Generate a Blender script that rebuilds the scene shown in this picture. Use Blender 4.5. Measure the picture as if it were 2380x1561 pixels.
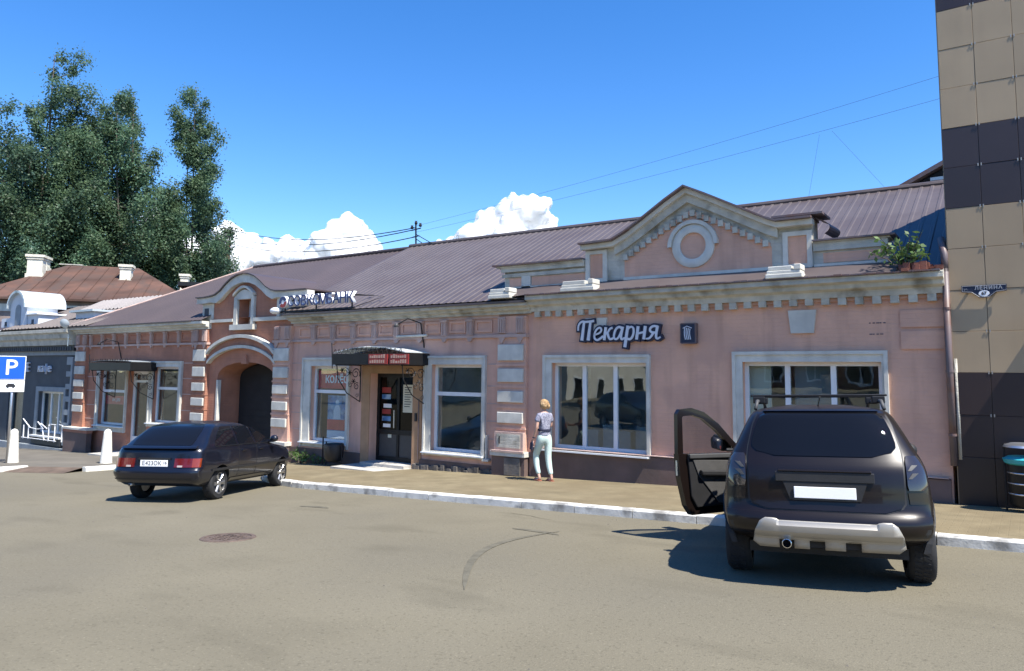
import bpy, bmesh, math, random
from mathutils import Vector, Matrix
from math import sin, cos, pi, radians, sqrt, exp

for o in list(bpy.data.objects):
    bpy.data.objects.remove(o, do_unlink=True)
SC = bpy.context.scene
COL = SC.collection

# ---------------------------------------------------------------- camera, sky, sun, exposure
# world frame: x runs along the facade (to the right), y into the buildings, z up
cam_d = bpy.data.cameras.new('camera'); CAM = bpy.data.objects.new('camera', cam_d); COL.objects.link(CAM)
F_, HOR_, PP_, ROLL_ = 1725.0, 868.0, 700.0, 0.010
E1 = Vector((.822, -.569, 0)).normalized()
R0 = Vector((E1.x, -E1.y, 0)); F0 = Vector((E1.y, E1.x, 0)); UP = Vector((0, 0, 1))
pt = math.atan((HOR_ - PP_) / F_)
FW = F0 * cos(pt) + UP * sin(pt); U_ = UP * cos(pt) - F0 * sin(pt)
CR = R0 * cos(ROLL_) + U_ * sin(ROLL_); CU = U_ * cos(ROLL_) - R0 * sin(ROLL_)
EYE = Vector((8.9964, -13.84, 2.4))
m3 = Matrix((CR, CU, -FW)).transposed()
CAM.matrix_world = Matrix.Translation(EYE) @ m3.to_4x4()
cam_d.sensor_width = 36; cam_d.lens = F_ / 2380 * 36; cam_d.shift_y = -80.5 / 2380
cam_d.clip_start = .05; cam_d.clip_end = 6000
SC.camera = CAM

SUN_EL = radians(58)
SUN = Vector((.982, -.19, 0)).normalized() * cos(SUN_EL) + UP * sin(SUN_EL)     # towards the sun
W = bpy.data.worlds.new('World'); SC.world = W; W.use_nodes = True
nt = W.node_tree; nt.nodes.clear()
sky = nt.nodes.new('ShaderNodeTexSky'); sky.sky_type = 'NISHITA'; sky.sun_disc = False
sky.sun_elevation = SUN_EL; sky.sun_rotation = math.atan2(SUN.x, SUN.y)
sky.air_density = 1.0; sky.dust_density = 0.1; sky.ozone_density = 3.0; sky.altitude = 100
bg = nt.nodes.new('ShaderNodeBackground'); bg.inputs[1].default_value = .122
ow = nt.nodes.new('ShaderNodeOutputWorld')
hs = nt.nodes.new('ShaderNodeHueSaturation'); hs.inputs['Saturation'].default_value = 1.33; hs.inputs['Hue'].default_value = .508
nt.links.new(sky.outputs[0], hs.inputs['Color']); nt.links.new(hs.outputs[0], bg.inputs[0]); nt.links.new(bg.outputs[0], ow.inputs[0])
sd = bpy.data.lights.new('sun', 'SUN'); sd.energy = 4.6; sd.angle = radians(.5); sd.color = (1, .95, .87)
so = bpy.data.objects.new('sun', sd); COL.objects.link(so)
so.rotation_euler = SUN.to_track_quat('Z', 'Y').to_euler()
so.location = (20, -10, 40)
SC.view_settings.view_transform = 'Standard'; SC.view_settings.look = 'None'
SC.view_settings.exposure = 1.05; SC.view_settings.gamma = 1.0; SC.view_settings.use_curve_mapping = False
SC.render.engine = 'CYCLES'
SC.cycles.max_bounces = 8; SC.cycles.transparent_max_bounces = 16; SC.cycles.use_denoising = True
RND = random.Random(7)

# ---------------------------------------------------------------- helpers
def lerp(a, b, t): return a + (b - a) * t
def tab(t, x):                                   # piecewise linear table of (x, value ...)
    if x <= t[0][0]: return t[0][1] if len(t[0]) == 2 else t[0][1:]
    for a, b in zip(t, t[1:]):
        if x <= b[0]:
            k = (x - a[0]) / (b[0] - a[0])
            v = [lerp(p, q, k) for p, q in zip(a[1:], b[1:])]
            return v[0] if len(v) == 1 else v
    return t[-1][1] if len(t[-1]) == 2 else t[-1][1:]

class MB:
    def __init__(s): s.v = []; s.f = []; s.mi = []; s.m = 0
    def add(s, vs, fs):
        o = len(s.v); s.v += [tuple(v) for v in vs]
        for f in fs: s.f.append([i + o for i in f]); s.mi.append(s.m)
        return s
    def quad(s, *p): return s.add(p, [list(range(len(p)))])
    def box(s, x0, x1, y0, y1, z0, z1):
        return s.add([(x0,y0,z0),(x1,y0,z0),(x1,y1,z0),(x0,y1,z0),(x0,y0,z1),(x1,y0,z1),(x1,y1,z1),(x0,y1,z1)],
                     [(0,3,2,1),(4,5,6,7),(0,1,5,4),(1,2,6,5),(2,3,7,6),(3,0,4,7)])
    def ext(s, a, b):                             # two matching loops -> closed solid
        n = len(a); o = len(s.v)
        fs = [list(range(n))[::-1], [n + i for i in range(n)]]
        fs += [[i, (i + 1) % n, n + (i + 1) % n, n + i] for i in range(n)]
        return s.add(list(a) + list(b), fs)
    def prism(s, pts, y0, y1): return s.ext([(x, y0, z) for x, z in pts], [(x, y1, z) for x, z in pts])
    def prismz(s, pts, z0, z1): return s.ext([(x, y, z0) for x, y in pts], [(x, y, z1) for x, y in pts])
    def prismx(s, pts, x0, x1): return s.ext([(x0, y, z) for y, z in pts], [(x1, y, z) for y, z in pts])
    def band(s, lo, hi, y0, y1):                  # strip between two (x,z) polylines, with depth
        for i in range(len(lo) - 1):
            s.prism([lo[i], lo[i + 1], hi[i + 1], hi[i]], y0, y1)
        return s
    def tube(s, path, r, n=6, cap=True):
        P = [Vector(p) for p in path]; rs = r if isinstance(r, (list, tuple)) else [r] * len(P)
        vs = []; prev = None
        for i, p in enumerate(P):
            t = (P[min(i + 1, len(P) - 1)] - P[max(i - 1, 0)]).normalized()
            a = prev if prev is not None and abs(prev.dot(t)) < .95 else (UP if abs(t.z) < .9 else Vector((1, 0, 0)))
            u = (a - t * a.dot(t)).normalized(); w = t.cross(u); prev = u
            for k in range(n):
                q = 2 * pi * k / n; vs.append(p + (u * cos(q) + w * sin(q)) * rs[i])
        fs = []
        for i in range(len(P) - 1):
            for k in range(n):
                fs.append([i*n + k, i*n + (k+1) % n, (i+1)*n + (k+1) % n, (i+1)*n + k])
        if cap: fs += [list(range(n))[::-1], [(len(P)-1)*n + k for k in range(n)]]
        return s.add(vs, fs)
    def lathe(s, prof, c=(0, 0, 0), n=16, axis='z', arc=2*pi, a0=0):
        vs = []; full = arc > 6.28; m = n if full else n + 1
        for r, h in prof:
            for k in range(m):
                q = a0 + arc * k / n; a, b = r * cos(q), r * sin(q)
                vs.append({'z': (c[0]+a, c[1]+b, c[2]+h), 'x': (c[0]+h, c[1]+a, c[2]+b), 'y': (c[0]+a, c[1]+h, c[2]+b)}[axis])
        fs = []
        for i in range(len(prof) - 1):
            for k in range(n):
                k2 = (k + 1) % m
                fs.append([i*m + k, i*m + k2, (i+1)*m + k2, (i+1)*m + k])
        return s.add(vs, fs)
    def ball(s, c, r, nu=10, nv=6):
        r = r if isinstance(r, (list, tuple)) else (r, r, r)
        vs = [(c[0] + r[0]*sin(pi*j/nv)*cos(2*pi*i/nu), c[1] + r[1]*sin(pi*j/nv)*sin(2*pi*i/nu), c[2] + r[2]*cos(pi*j/nv))
              for j in range(nv + 1) for i in range(nu)]
        return s.add(vs, [[j*nu+i, (j+1)*nu+i, (j+1)*nu+(i+1) % nu, j*nu+(i+1) % nu] for j in range(nv) for i in range(nu)])
    def grid(s, fn, nu, nv):
        vs = [fn(i / nu, j / nv) for j in range(nv + 1) for i in range(nu + 1)]
        return s.add(vs, [[j*(nu+1)+i, j*(nu+1)+i+1, (j+1)*(nu+1)+i+1, (j+1)*(nu+1)+i] for j in range(nv) for i in range(nu)])
    def holes(s, x0, x1, z0, z1, hs, y, depth):   # wall face in the x-z plane with rectangular openings and their reveals
        xs = sorted({x0, x1} | {h[0] for h in hs} | {h[1] for h in hs}); zs = sorted({z0, z1} | {h[2] for h in hs} | {h[3] for h in hs})
        for a, b in zip(xs, xs[1:]):
            for c, d in zip(zs, zs[1:]):
                if c >= z1 or d <= z0: continue
                if any(h[0] - 1e-6 <= a and b <= h[1] + 1e-6 and h[2] - 1e-6 <= c and d <= h[3] + 1e-6 for h in hs): continue
                s.quad((a, y, c), (b, y, c), (b, y, d), (a, y, d))
        for a, b, c, d in hs:
            e = y + depth
            s.quad((a, y, c), (a, y, d), (a, e, d), (a, e, c)); s.quad((b, y, c), (b, e, c), (b, e, d), (b, y, d))
            s.quad((a, y, d), (b, y, d), (b, e, d), (a, e, d)); s.quad((a, y, c), (a, e, c), (b, e, c), (b, y, c))
        return s
    def mesh(s, name, mats, smooth=False, fix=True):
        me = bpy.data.meshes.new(name); me.from_pydata(s.v, [], s.f)
        for m in (mats if isinstance(mats, (list, tuple)) else [mats]): me.materials.append(m)
        if any(s.mi): me.polygons.foreach_set('material_index', s.mi)
        if fix:
            b = bmesh.new(); b.from_mesh(me)
            bmesh.ops.remove_doubles(b, verts=b.verts, dist=1e-5)
            bmesh.ops.recalc_face_normals(b, faces=b.faces); b.to_mesh(me); b.free()
        if smooth:
            me.shade_smooth()
            if smooth != True: me.set_sharp_from_angle(angle=radians(smooth))
        return me
    def build(s, name, mats, parent=None, smooth=False, bevel=0, fix=True, loc=None, rot=None, **kw):
        return link(name, s.mesh(name, mats, smooth, fix), parent, bevel, loc, rot, **kw)

def link(name, me, parent=None, bevel=0, loc=None, rot=None, label=None, kind=None):
    o = bpy.data.objects.new(name, me); COL.objects.link(o)
    if parent: o.parent = parent
    if loc: o.location = loc
    if rot: o.rotation_euler = rot
    if bevel:
        b = o.modifiers.new('bevel', 'BEVEL'); b.width = bevel; b.segments = 2; b.limit_method = 'ANGLE'; b.angle_limit = radians(40)
    if label: o['label'] = label
    if kind: o['kind'] = kind
    return o
def thing(name, label, cat, loc=(0, 0, 0), rot=0, group=None):
    o = bpy.data.objects.new(name, None); COL.objects.link(o); o.empty_display_size = .2
    o.location = loc; o.rotation_euler = (0, 0, rot) if isinstance(rot, (int, float)) else rot
    return tag(o, label, cat, group)
def tag(o, label, cat, group=None):
    o['label'] = label; o['category'] = cat
    if group: o['group'] = group
    return o
def copy_tree(o, parent=None):
    c = o.copy(); COL.objects.link(c)
    if parent: c.parent = parent
    for ch in list(o.children): copy_tree(ch, c)
    return c
def baked(o):                                     # apply modifiers through the depsgraph
    dg = bpy.context.evaluated_depsgraph_get(); dg.update()
    me = bpy.data.meshes.new_from_object(o.evaluated_get(dg)); o.modifiers.clear(); o.data = me
    return o
def text_mesh(body, size, extrude=.01, offset=0, shear=0, bevel=0, align='CENTER', spacing=1.0, sx=1.0):
    cu = bpy.data.curves.new('lettering', 'FONT'); cu.body = body; cu.size = size; cu.extrude = extrude; cu.offset = offset
    cu.shear = shear; cu.bevel_depth = bevel; cu.align_x = align; cu.align_y = 'CENTER'; cu.space_character = spacing; cu.resolution_u = 3
    o = bpy.data.objects.new('lettering', cu); COL.objects.link(o)
    dg = bpy.context.evaluated_depsgraph_get(); dg.update()
    me = bpy.data.meshes.new_from_object(o.evaluated_get(dg)); bpy.data.objects.remove(o)
    if sx != 1: me.transform(Matrix.Diagonal((sx, 1, 1, 1)))
    return me
def lettering(name, body, size, mat, parent, loc, rot=(pi/2, 0, 0), **kw):
    me = text_mesh(body, size, **kw); me.materials.clear(); me.materials.append(mat)
    return link(name, me, parent, loc=loc, rot=rot)

# ---------------------------------------------------------------- materials
def mat(name, col, rough=.8, var=.12, scale=3., bump=0., bscale=40., metal=0., spec=.5, tint=None, tscale=.7, tamt=.5,
        streak=0., speck=0, rand=0, coat=0., bdist=.01, stretch=None, trans=0, tlo=.45, thi=.65):
    m = bpy.data.materials.new(name); m.use_nodes = True; n = m.node_tree.nodes; l = m.node_tree.links
    b = n['Principled BSDF']; b.inputs['Roughness'].default_value = rough; b.inputs['Metallic'].default_value = metal
    b.inputs['Specular IOR Level'].default_value = spec; b.inputs['Coat Weight'].default_value = coat; b.inputs['Coat Roughness'].default_value = .04
    g = n.new('ShaderNodeNewGeometry')
    def noise(sc, det=5, st=None):
        t = n.new('ShaderNodeTexNoise'); t.inputs['Scale'].default_value = sc; t.inputs['Detail'].default_value = det
        if st:
            mp = n.new('ShaderNodeMapping'); mp.inputs['Scale'].default_value = st
            l.new(g.outputs['Position'], mp.inputs[0]); l.new(mp.outputs[0], t.inputs['Vector'])
        else: l.new(g.outputs['Position'], t.inputs['Vector'])
        return t.outputs['Fac']
    def mix(a, bcol, fac, mode='MIX'):
        x = n.new('ShaderNodeMix'); x.data_type = 'RGBA'; x.blend_type = mode
        for i, v in ((6, a), (7, bcol)):
            if isinstance(v, tuple): x.inputs[i].default_value = v
            else: l.new(v, x.inputs[i])
        if isinstance(fac, (int, float)): x.inputs[0].default_value = fac
        else: l.new(fac, x.inputs[0])
        return x.outputs[2]
    def ramp(src, lo, hi, a=0, c=1):
        r = n.new('ShaderNodeMapRange'); r.inputs[1].default_value = lo; r.inputs[2].default_value = hi
        r.inputs[3].default_value = a; r.inputs[4].default_value = c; l.new(src, r.inputs[0]); return r.outputs[0]
    c = tuple(col) + (1,)
    out = c
    if var:
        lo = tuple(max(0, x * (1 - var * 1.6)) for x in col) + (1,); hi = tuple(min(1, x * (1 + var * 1.3)) for x in col) + (1,)
        out = mix(lo, hi, ramp(noise(scale, 7, stretch), .3, .7))
    if tint: out = mix(out, tuple(tint) + (1,), ramp(noise(tscale, 8), tlo, thi, 0, tamt))
    if streak:
        out = mix(out, tuple(x * .45 for x in col) + (1,), ramp(noise(1.0, 6, (3.2, 3.2, .35)), .52, .75, 0, streak))
    if rand:
        oi = n.new('ShaderNodeObjectInfo'); out = mix(out, tuple(x * .72 for x in col) + (1,), ramp(oi.outputs['Random'], 0, 1, 0, rand))
    if speck:
        out = mix(out, tuple(x * .45 for x in col) + (1,), ramp(noise(34, 3), .56, .72, 0, speck)); out = mix(out, tuple(min(1, x * 1.6) for x in col) + (1,), ramp(noise(47, 3), .6, .72, 0, speck * .8))
        out = mix(out, tuple(x * .62 for x in col) + (1,), ramp(noise(.55, 9, (1, 2.2, 1)), .57, .7, 0, speck * .9))
    if isinstance(out, tuple): b.inputs['Base Color'].default_value = out
    else: l.new(out, b.inputs['Base Color'])
    if bump:
        bp = n.new('ShaderNodeBump'); bp.inputs['Strength'].default_value = bump; bp.inputs['Distance'].default_value = bdist
        l.new(noise(bscale, 6), bp.inputs['Height']); l.new(bp.outputs[0], b.inputs['Normal'])
    if trans:
        tr = n.new('ShaderNodeBsdfTranslucent'); mx = n.new('ShaderNodeMixShader'); mx.inputs[0].default_value = trans
        if isinstance(out, tuple): tr.inputs[0].default_value = out
        else: l.new(out, tr.inputs[0])
        l.new(b.outputs[0], mx.inputs[1]); l.new(tr.outputs[0], mx.inputs[2]); l.new(mx.outputs[0], n['Material Output'].inputs[0])
    return m
def bricked(m, sx=.26, sz=.075, depth=.012, amt=.6, plane='xz'):        # adds the relief of brick courses (too fine to pick apart) under paint
    n = m.node_tree.nodes; l = m.node_tree.links; b = n['Principled BSDF']
    g = n.new('ShaderNodeNewGeometry'); sp = n.new('ShaderNodeSeparateXYZ'); cb = n.new('ShaderNodeCombineXYZ')
    l.new(g.outputs['Position'], sp.inputs[0]); l.new(sp.outputs[0], cb.inputs[0]); l.new(sp.outputs[2 if plane == 'xz' else 1], cb.inputs[1])
    t = n.new('ShaderNodeTexBrick'); t.inputs['Scale'].default_value = 1; t.inputs['Brick Width'].default_value = sx
    t.inputs['Row Height'].default_value = sz; t.inputs['Mortar Size'].default_value = .008; t.inputs['Mortar Smooth'].default_value = .6
    l.new(cb.outputs[0], t.inputs['Vector'])
    bp = n.new('ShaderNodeBump'); bp.inputs['Strength'].default_value = amt; bp.inputs['Distance'].default_value = depth; bp.invert = True
    l.new(t.outputs['Fac'], bp.inputs['Height'])
    if b.inputs['Normal'].is_linked:
        l.new(b.inputs['Normal'].links[0].from_socket, bp.inputs['Normal'])
    l.new(bp.outputs[0], b.inputs['Normal'])
    return m
def glass(name, tint=(.86, .93, .95), base=.075, ior=1.55, dark=None):
    m = bpy.data.materials.new(name); m.use_nodes = True; n = m.node_tree.nodes; l = m.node_tree.links; n.remove(n['Principled BSDF'])
    gl = n.new('ShaderNodeBsdfGlossy'); gl.inputs['Roughness'].default_value = .01; gl.inputs[0].default_value = (.95, .97, .97, 1)
    fr = n.new('ShaderNodeLayerWeight'); fr.inputs[0].default_value = .5; pw = n.new('ShaderNodeMath'); pw.operation = 'POWER'; pw.inputs[1].default_value = 4; l.new(fr.outputs['Facing'], pw.inputs[0])
    ad = n.new('ShaderNodeMath'); ad.operation = 'MULTIPLY_ADD'; ad.inputs[1].default_value = .75; ad.inputs[2].default_value = base; ad.use_clamp = True; l.new(pw.outputs[0], ad.inputs[0])
    mx = n.new('ShaderNodeMixShader'); l.new(ad.outputs[0], mx.inputs[0]); l.new(gl.outputs[0], mx.inputs[2])
    if dark:
        d = n.new('ShaderNodeBsdfDiffuse'); d.inputs[0].default_value = tuple(dark) + (1,)
    else:
        d = n.new('ShaderNodeBsdfTransparent'); d.inputs[0].default_value = tuple(tint) + (1,)
    l.new(d.outputs[0], mx.inputs[1]); l.new(mx.outputs[0], n['Material Output'].inputs[0])
    # slightly wavy panes
    g = n.new('ShaderNodeNewGeometry'); t = n.new('ShaderNodeTexNoise'); t.inputs['Scale'].default_value = 1.3; t.inputs['Detail'].default_value = 2
    l.new(g.outputs['Position'], t.inputs['Vector'])
    bp = n.new('ShaderNodeBump'); bp.inputs['Strength'].default_value = .12; bp.inputs['Distance'].default_value = .02
    l.new(t.outputs['Fac'], bp.inputs['Height']); l.new(bp.outputs[0], gl.inputs['Normal'])
    return m
M_ = {}
def MT(k, *a, **kw): M_[k] = mat(k, *a, **kw); return M_[k]
MT('asphalt', (.168, .15, .106), .93, .07, .7, .9, 70, tint=(.142, .128, .094), tscale=.35, tamt=.8, spec=.2, bdist=.006, speck=.5)
MT('pavers', (.2, .165, .1), .92, .12, 2.5, .4, 60, speck=.3, tint=(.155, .122, .072), tscale=.8, tamt=.6, spec=.25)
MT('grey_paving', (.15, .135, .11), .92, .1, 1.5, .4, 60, tint=(.12, .11, .09), tscale=.6, tamt=.7, spec=.25)
MT('kerb_paint', (.68, .67, .62), .85, .1, 3, .35, 30, tint=(.22, .21, .19), tscale=3.5, tamt=.9, tlo=.5, thi=.66, streak=.45)
MT('pink', (.66, .4, .3), .9, .07, 1.6, .25, 25, tint=(.54, .33, .26), tscale=.9, tamt=.5, tlo=.49, thi=.56, streak=.4, spec=.25)
MT('pink_b', (.68, .4, .285), .9, .07, 1.6, .25, 25, tint=(.56, .34, .26), tscale=.9, tamt=.5, tlo=.49, thi=.56, streak=.42, spec=.25)
MT('terracotta', (.43, .2, .13), .9, .1, 2.2, .3, 25, tint=(.34, .165, .115), tscale=1.0, tamt=.6, tlo=.48, thi=.57, streak=.35, spec=.25)
MT('white_trim', (.62, .6, .53), .85, .08, 4, .25, 30, tint=(.42, .41, .37), tscale=1.6, tamt=.6, streak=.3, spec=.3)
MT('old_trim', (.5, .48, .41), .9, .12, 4, .4, 25, tint=(.16, .14, .1), tscale=2.2, tamt=.75, tlo=.55, thi=.72, streak=.45, spec=.25)
MT('pink_trim', (.5, .36, .31), .88, .08, 4, .2, 30, streak=.2, spec=.25)
MT('plinth', (.15, .1, .085), .85, .12, 1.5, .3, 18, tint=(.1, .075, .065), tscale=1.2, tamt=.7, streak=.3)
MT('stone_base', (.17, .15, .13), .92, .25, 3, .8, 12, tint=(.07, .06, .05), tscale=2, tamt=.8)
MT('pvc', (.72, .74, .75), .4, .03, 4)
MT('roof', (.075, .056, .055), .5, .07, .9, .15, 8, tint=(.06, .046, .047), tscale=.5, tamt=.6, spec=.4, stretch=(1, .35, .35))
MT('roof_new', (.098, .08, .078), .48, .06, .9, .12, 8, tint=(.078, .06, .058), tscale=.8, tamt=.7, tlo=.47, thi=.6, streak=.2, spec=.45, stretch=(1, .35, .35))
MT('flashing', (.14, .11, .115), .5, .15, 3, tint=(.13, .06, .035), tscale=3, tamt=.7)
MT('rust_roof', (.1, .05, .034), .85, .3, .8, .3, 14, tint=(.07, .045, .036), tscale=1.1, tamt=.9, stretch=(1, .5, .5))
MT('light_metal', (.5, .55, .56), .45, .06, 2, metal=.15)
MT('cream', (.7, .66, .54), .9, .08, 4, .4, 20, streak=.25)
MT('white_wall', (.66, .68, .7), .9, .05, 2, .2, 20, streak=.15)
MT('dark_wall', (.062, .072, .085), .8, .1, 2, .2, 25)
MT('dark_trim', (.02, .024, .03), .6, .1, 3)
MT('grey_trim', (.26, .29, .31), .8, .08, 4, .2, 25)
MT('house_wall', (.24, .19, .17), .92, .1, 1.5, .3, 15, streak=.3)
MT('panel_beige', (.39, .29, .18), .5, .05, 1.4, spec=.45, rand=.45, streak=.12)
MT('panel_brown', (.042, .027, .025), .36, .08, 1.2, spec=.5, rand=.6)
MT('panel_dark', (.028, .02, .02), .35, .05, .8, spec=.5)
MT('gap', (.11, .085, .055), .9, 0)
MT('steel', (.6, .6, .6), .35, .05, 5, metal=.9)
MT('black_metal', (.012, .012, .013), .5, .15, 6, metal=.3)
MT('iron', (.018, .017, .018), .6, .2, 8, metal=.4)
MT('rubber', (.018, .018, .019), .85, .15, 12, .2, 60)
MT('black_plastic', (.016, .016, .017), .55, .1, 10, .15, 200)
MT('grey_fabric', (.06, .058, .055), .95, .1, 8, .3, 300)
MT('grey_plastic', (.055, .055, .055), .6, .05, 8)
MT('suv_paint', (.0095, .006, .005), .33, .06, 2, coat=.3, spec=.35, metal=.1)
MT('navy_paint', (.006, .007, .014), .3, .06, 2, coat=.6, spec=.4, metal=.1)
MT('silver_plastic', (.4, .37, .32), .4, .04, 4, metal=.4)
MT('chrome', (.75, .75, .75), .12, 0, metal=1.)
MT('alloy', (.42, .42, .42), .3, .08, 6, metal=.85)
MT('plate_white', (.85, .85, .85), .45, 0)
MT('plate_ink', (.02, .02, .025), .5, 0)
MT('red_lens', (.11, .004, .003), .15, .05, 20, coat=.8)
MT('orange_lens', (.22, .03, .005), .15, .05, 20, coat=.8)
MT('clear_lens', (.4, .34, .33), .15, .05, 20, coat=.8)
MT('smoked_lens', (.025, .02, .02), .12, 0, coat=1.)
MT('sign_blue', (.008, .1, .5), .4, .03, 3)
MT('sign_white', (.82, .83, .84), .45, .02, 3)
MT('sign_navy', (.012, .018, .045), .45, .05, 5)
MT('letter_grey', (.62, .65, .72), .5, .03, 5)
MT('letter_indigo', (.03, .04, .13), .45, .05, 5)
MT('banner_red', (.62, .05, .06), .5, .08, 6)
MT('plate_letter', (.33, .34, .36), .5, .03, 5)
MT('print_cream', (.48, .3, .23), .6, .1, 9)
MT('sign_red', (.3, .032, .026), .5, .08, 6)
MT('red_print', (.5, .06, .04), .5, .25, 14, tint=(.75, .5, .42), tscale=9, tamt=.9)
MT('paper', (.66, .64, .5), .7, .04, 6)
MT('print_blue', (.05, .17, .38), .5, .4, 6, tint=(.35, .48, .6), tscale=4, tamt=.9)
MT('interior', (.42, .46, .46), .9, .2, .8)
MT('interior_dark', (.16, .18, .19), .9, .2, 1)
MT('blind', (.55, .53, .44), .9, .05, 2)
MT('bark', (.09, .075, .06), .95, .3, 6, .6, 20)
MT('leaf', (.1, .175, .105), .45, .35, .35, tint=(.14, .205, .1), tscale=1.2, tamt=.9, trans=.5, spec=.3)
MT('leaf_dark', (.085, .155, .11), .45, .35, .35, tint=(.115, .18, .1), tscale=1.2, tamt=.9, trans=.5, spec=.3)
MT('leaf_fresh', (.1, .17, .05), .55, .3, 6, trans=.25, spec=.4)
MT('brick_red', (.2, .075, .05), .9, .2, 3, .4, 20)
MT('skin', (.52, .31, .23), .55, .06, 20)
MT('hair', (.42, .26, .12), .6, .25, 40, .4, 120, tint=(.62, .45, .25), tscale=14, tamt=.8)
MT('mint', (.5, .63, .58), .85, .04, 8, .3, 60)
MT('tee', (.17, .17, .23), .9, .1, 20, tint=(.34, .35, .42), tscale=38, tamt=.8, tlo=.48, thi=.55)
MT('navy_cloth', (.02, .022, .05), .85, .1, 20)
MT('sandal', (.3, .11, .07), .7, .1, 20)
MT('teal', (.03, .32, .36), .45, .1, 6)
MT('concrete', (.42, .4, .36), .92, .12, 3, .4, 25)
MT('bollard_white', (.74, .72, .64), .85, .06, 5, .3, 25, streak=.2)
MT('manhole_iron', (.13, .095, .075), .8, .25, 9, .4, 40, metal=.3)
MT('cloud_white', (.9, .9, .9), 1, 0, spec=0)
MT('apartment_wall', (.66, .62, .53), .9, .08, .7, .2, 10, streak=.2)
MT('wood_dark', (.012, .012, .014), .8, .2, 3)
bricked(M_['pink_b'], amt=.35); bricked(M_['terracotta'], amt=.5); bricked(M_['pink'], amt=.18); bricked(M_['old_trim'], amt=.45)
bricked(M_['cream'], amt=.6)
bricked(M_['pavers'], .21, .105, .006, .5, 'xy'); bricked(M_['grey_paving'], .3, .3, .006, .4, 'xy')
M_['glass'] = glass('glass'); M_['car_glass'] = glass('car_glass', (.1, .11, .12), .03, 1.5); M_['dark_glass'] = glass('dark_glass', dark=(.006, .007, .01), base=.02, ior=1.5)
M_['door_glass'] = glass('door_glass', (.68, .68, .66), .03, 1.4); M_['mirror'] = mat('mirror', (.8, .8, .8), .03, 0, metal=1.)

# ---------------------------------------------------------------- terrain
def soft(x, lo, hi): return max(lo, min(hi, x))
def gz(x, y): return -.02 + .035 * soft(x, -40, 30) - .0365 * soft(y, -45, 40)
def zf(x): return .165 + .032 * min(x, 30) if x > -5 else .005 + .0435 * (max(x, -40) + 5)     # pavement level along the facade
def pz(x, y):                                     # pavement level between kerb (y = -3) and facade (y = 0)
    k = soft(-y / 3.0, 0, 1); r = .13 if x > -9 else .1
    if y < -3: return gz(x, y) + r
    return lerp(zf(x), gz(x, -3) + r, k)
# ---------------------------------------------------------------- road, pavements, kerbs
xs = [-900, -300, -80] + [-40 + 2 * i for i in range(36)] + [60, 300, 900]
ys = [-900, -300, -80] + [-45 + 1.7 * i for i in range(51)] + [80, 300, 900]
b = MB(); nx = len(xs)
b.add([(x, y, gz(x, y)) for y in ys for x in xs], [[j*nx+i, j*nx+i+1, (j+1)*nx+i+1, (j+1)*nx+i] for j in range(len(ys)-1) for i in range(nx-1)])
b.build('road', M_['asphalt'], smooth=True, kind='structure')

def slab(name, m, poly_rows, skirt=.25):          # rows of (x, y_front, y_back) -> pavement sheet with a front skirt
    b = MB(); N = 6
    for (x0, a0, c0), (x1, a1, c1) in zip(poly_rows, poly_rows[1:]):
        for k in range(N):
            p = [(x0, lerp(a0, c0, k/N)), (x1, lerp(a1, c1, k/N)), (x1, lerp(a1, c1, (k+1)/N)), (x0, lerp(a0, c0, (k+1)/N))]
            b.quad(*[(x, y, pz(x, y)) for x, y in p])
        b.quad((x0, a0, pz(x0, a0) - skirt), (x1, a1, pz(x1, a1) - skirt), (x1, a1, pz(x1, a1)), (x0, a0, pz(x0, a0)))
    return b.build(name, m, kind='structure')
def kf(x): return -3.28 + .012 * max(x, 0) if x > -3.2 else -3.28 + 2.9 * min(1, ((-3.2 - x) / 4.6)) ** 2.2    # inner kerb line
rows = [(-7.8, -.38, .02)] + [(-7.8 + .4 * i, kf(-7.8 + .4 * i), .02) for i in range(1, 12)] + [(x, kf(x), .02) for x in range(-3, 31)]
slab('pavement', M_['pavers'], rows)
slab('pavement', M_['grey_paving'], [(-40, -9, .4), (-20, -9, .4), (-13.25, -9, .4), (-13.2, -4.65, .4), (-12.3, -4.2, .4), (-11.5, -3.95, .3), (-11.45, -2.2, .2), (-11.4, -.9, .02)], .02)
b = MB(); A_, B_ = (-13.2, -4.63), (-11.5, -3.93)
for i in range(6):
    p, q = [(lerp(A_[0], B_[0], t / 6), lerp(A_[1], B_[1], t / 6)) for t in (i, i + 1)]; n_ = (.25, -.6)
    b.quad((p[0] + n_[0], p[1] + n_[1], gz(p[0] + n_[0], p[1] + n_[1]) + .004), (q[0] + n_[0], q[1] + n_[1], gz(q[0] + n_[0], q[1] + n_[1]) + .004), (q[0], q[1], pz(*q) + .002), (p[0], p[1], pz(*p) + .002))
MT('mud', (.12, .085, .06), .9, .2, 3, .4, 40)
b.build('ramp', M_['mud'], kind='structure')
# driveway towards the gateway
b = MB()
for i in range(8):
    x0, x1 = -11.9 + i * .55, -11.9 + (i + 1) * .55
    for k in range(5):
        y0, y1 = -3.2 + k * .72, -3.2 + (k + 1) * .72
        b.quad(*[(x, y, lerp(gz(x, y) + .006, zf(x), soft((y + 3.2) / 3.2, 0, 1))) for x, y in ((x0, y0), (x1, y0), (x1, y1), (x0, y1))])
b.build('driveway', M_['asphalt'], kind='structure')

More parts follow.
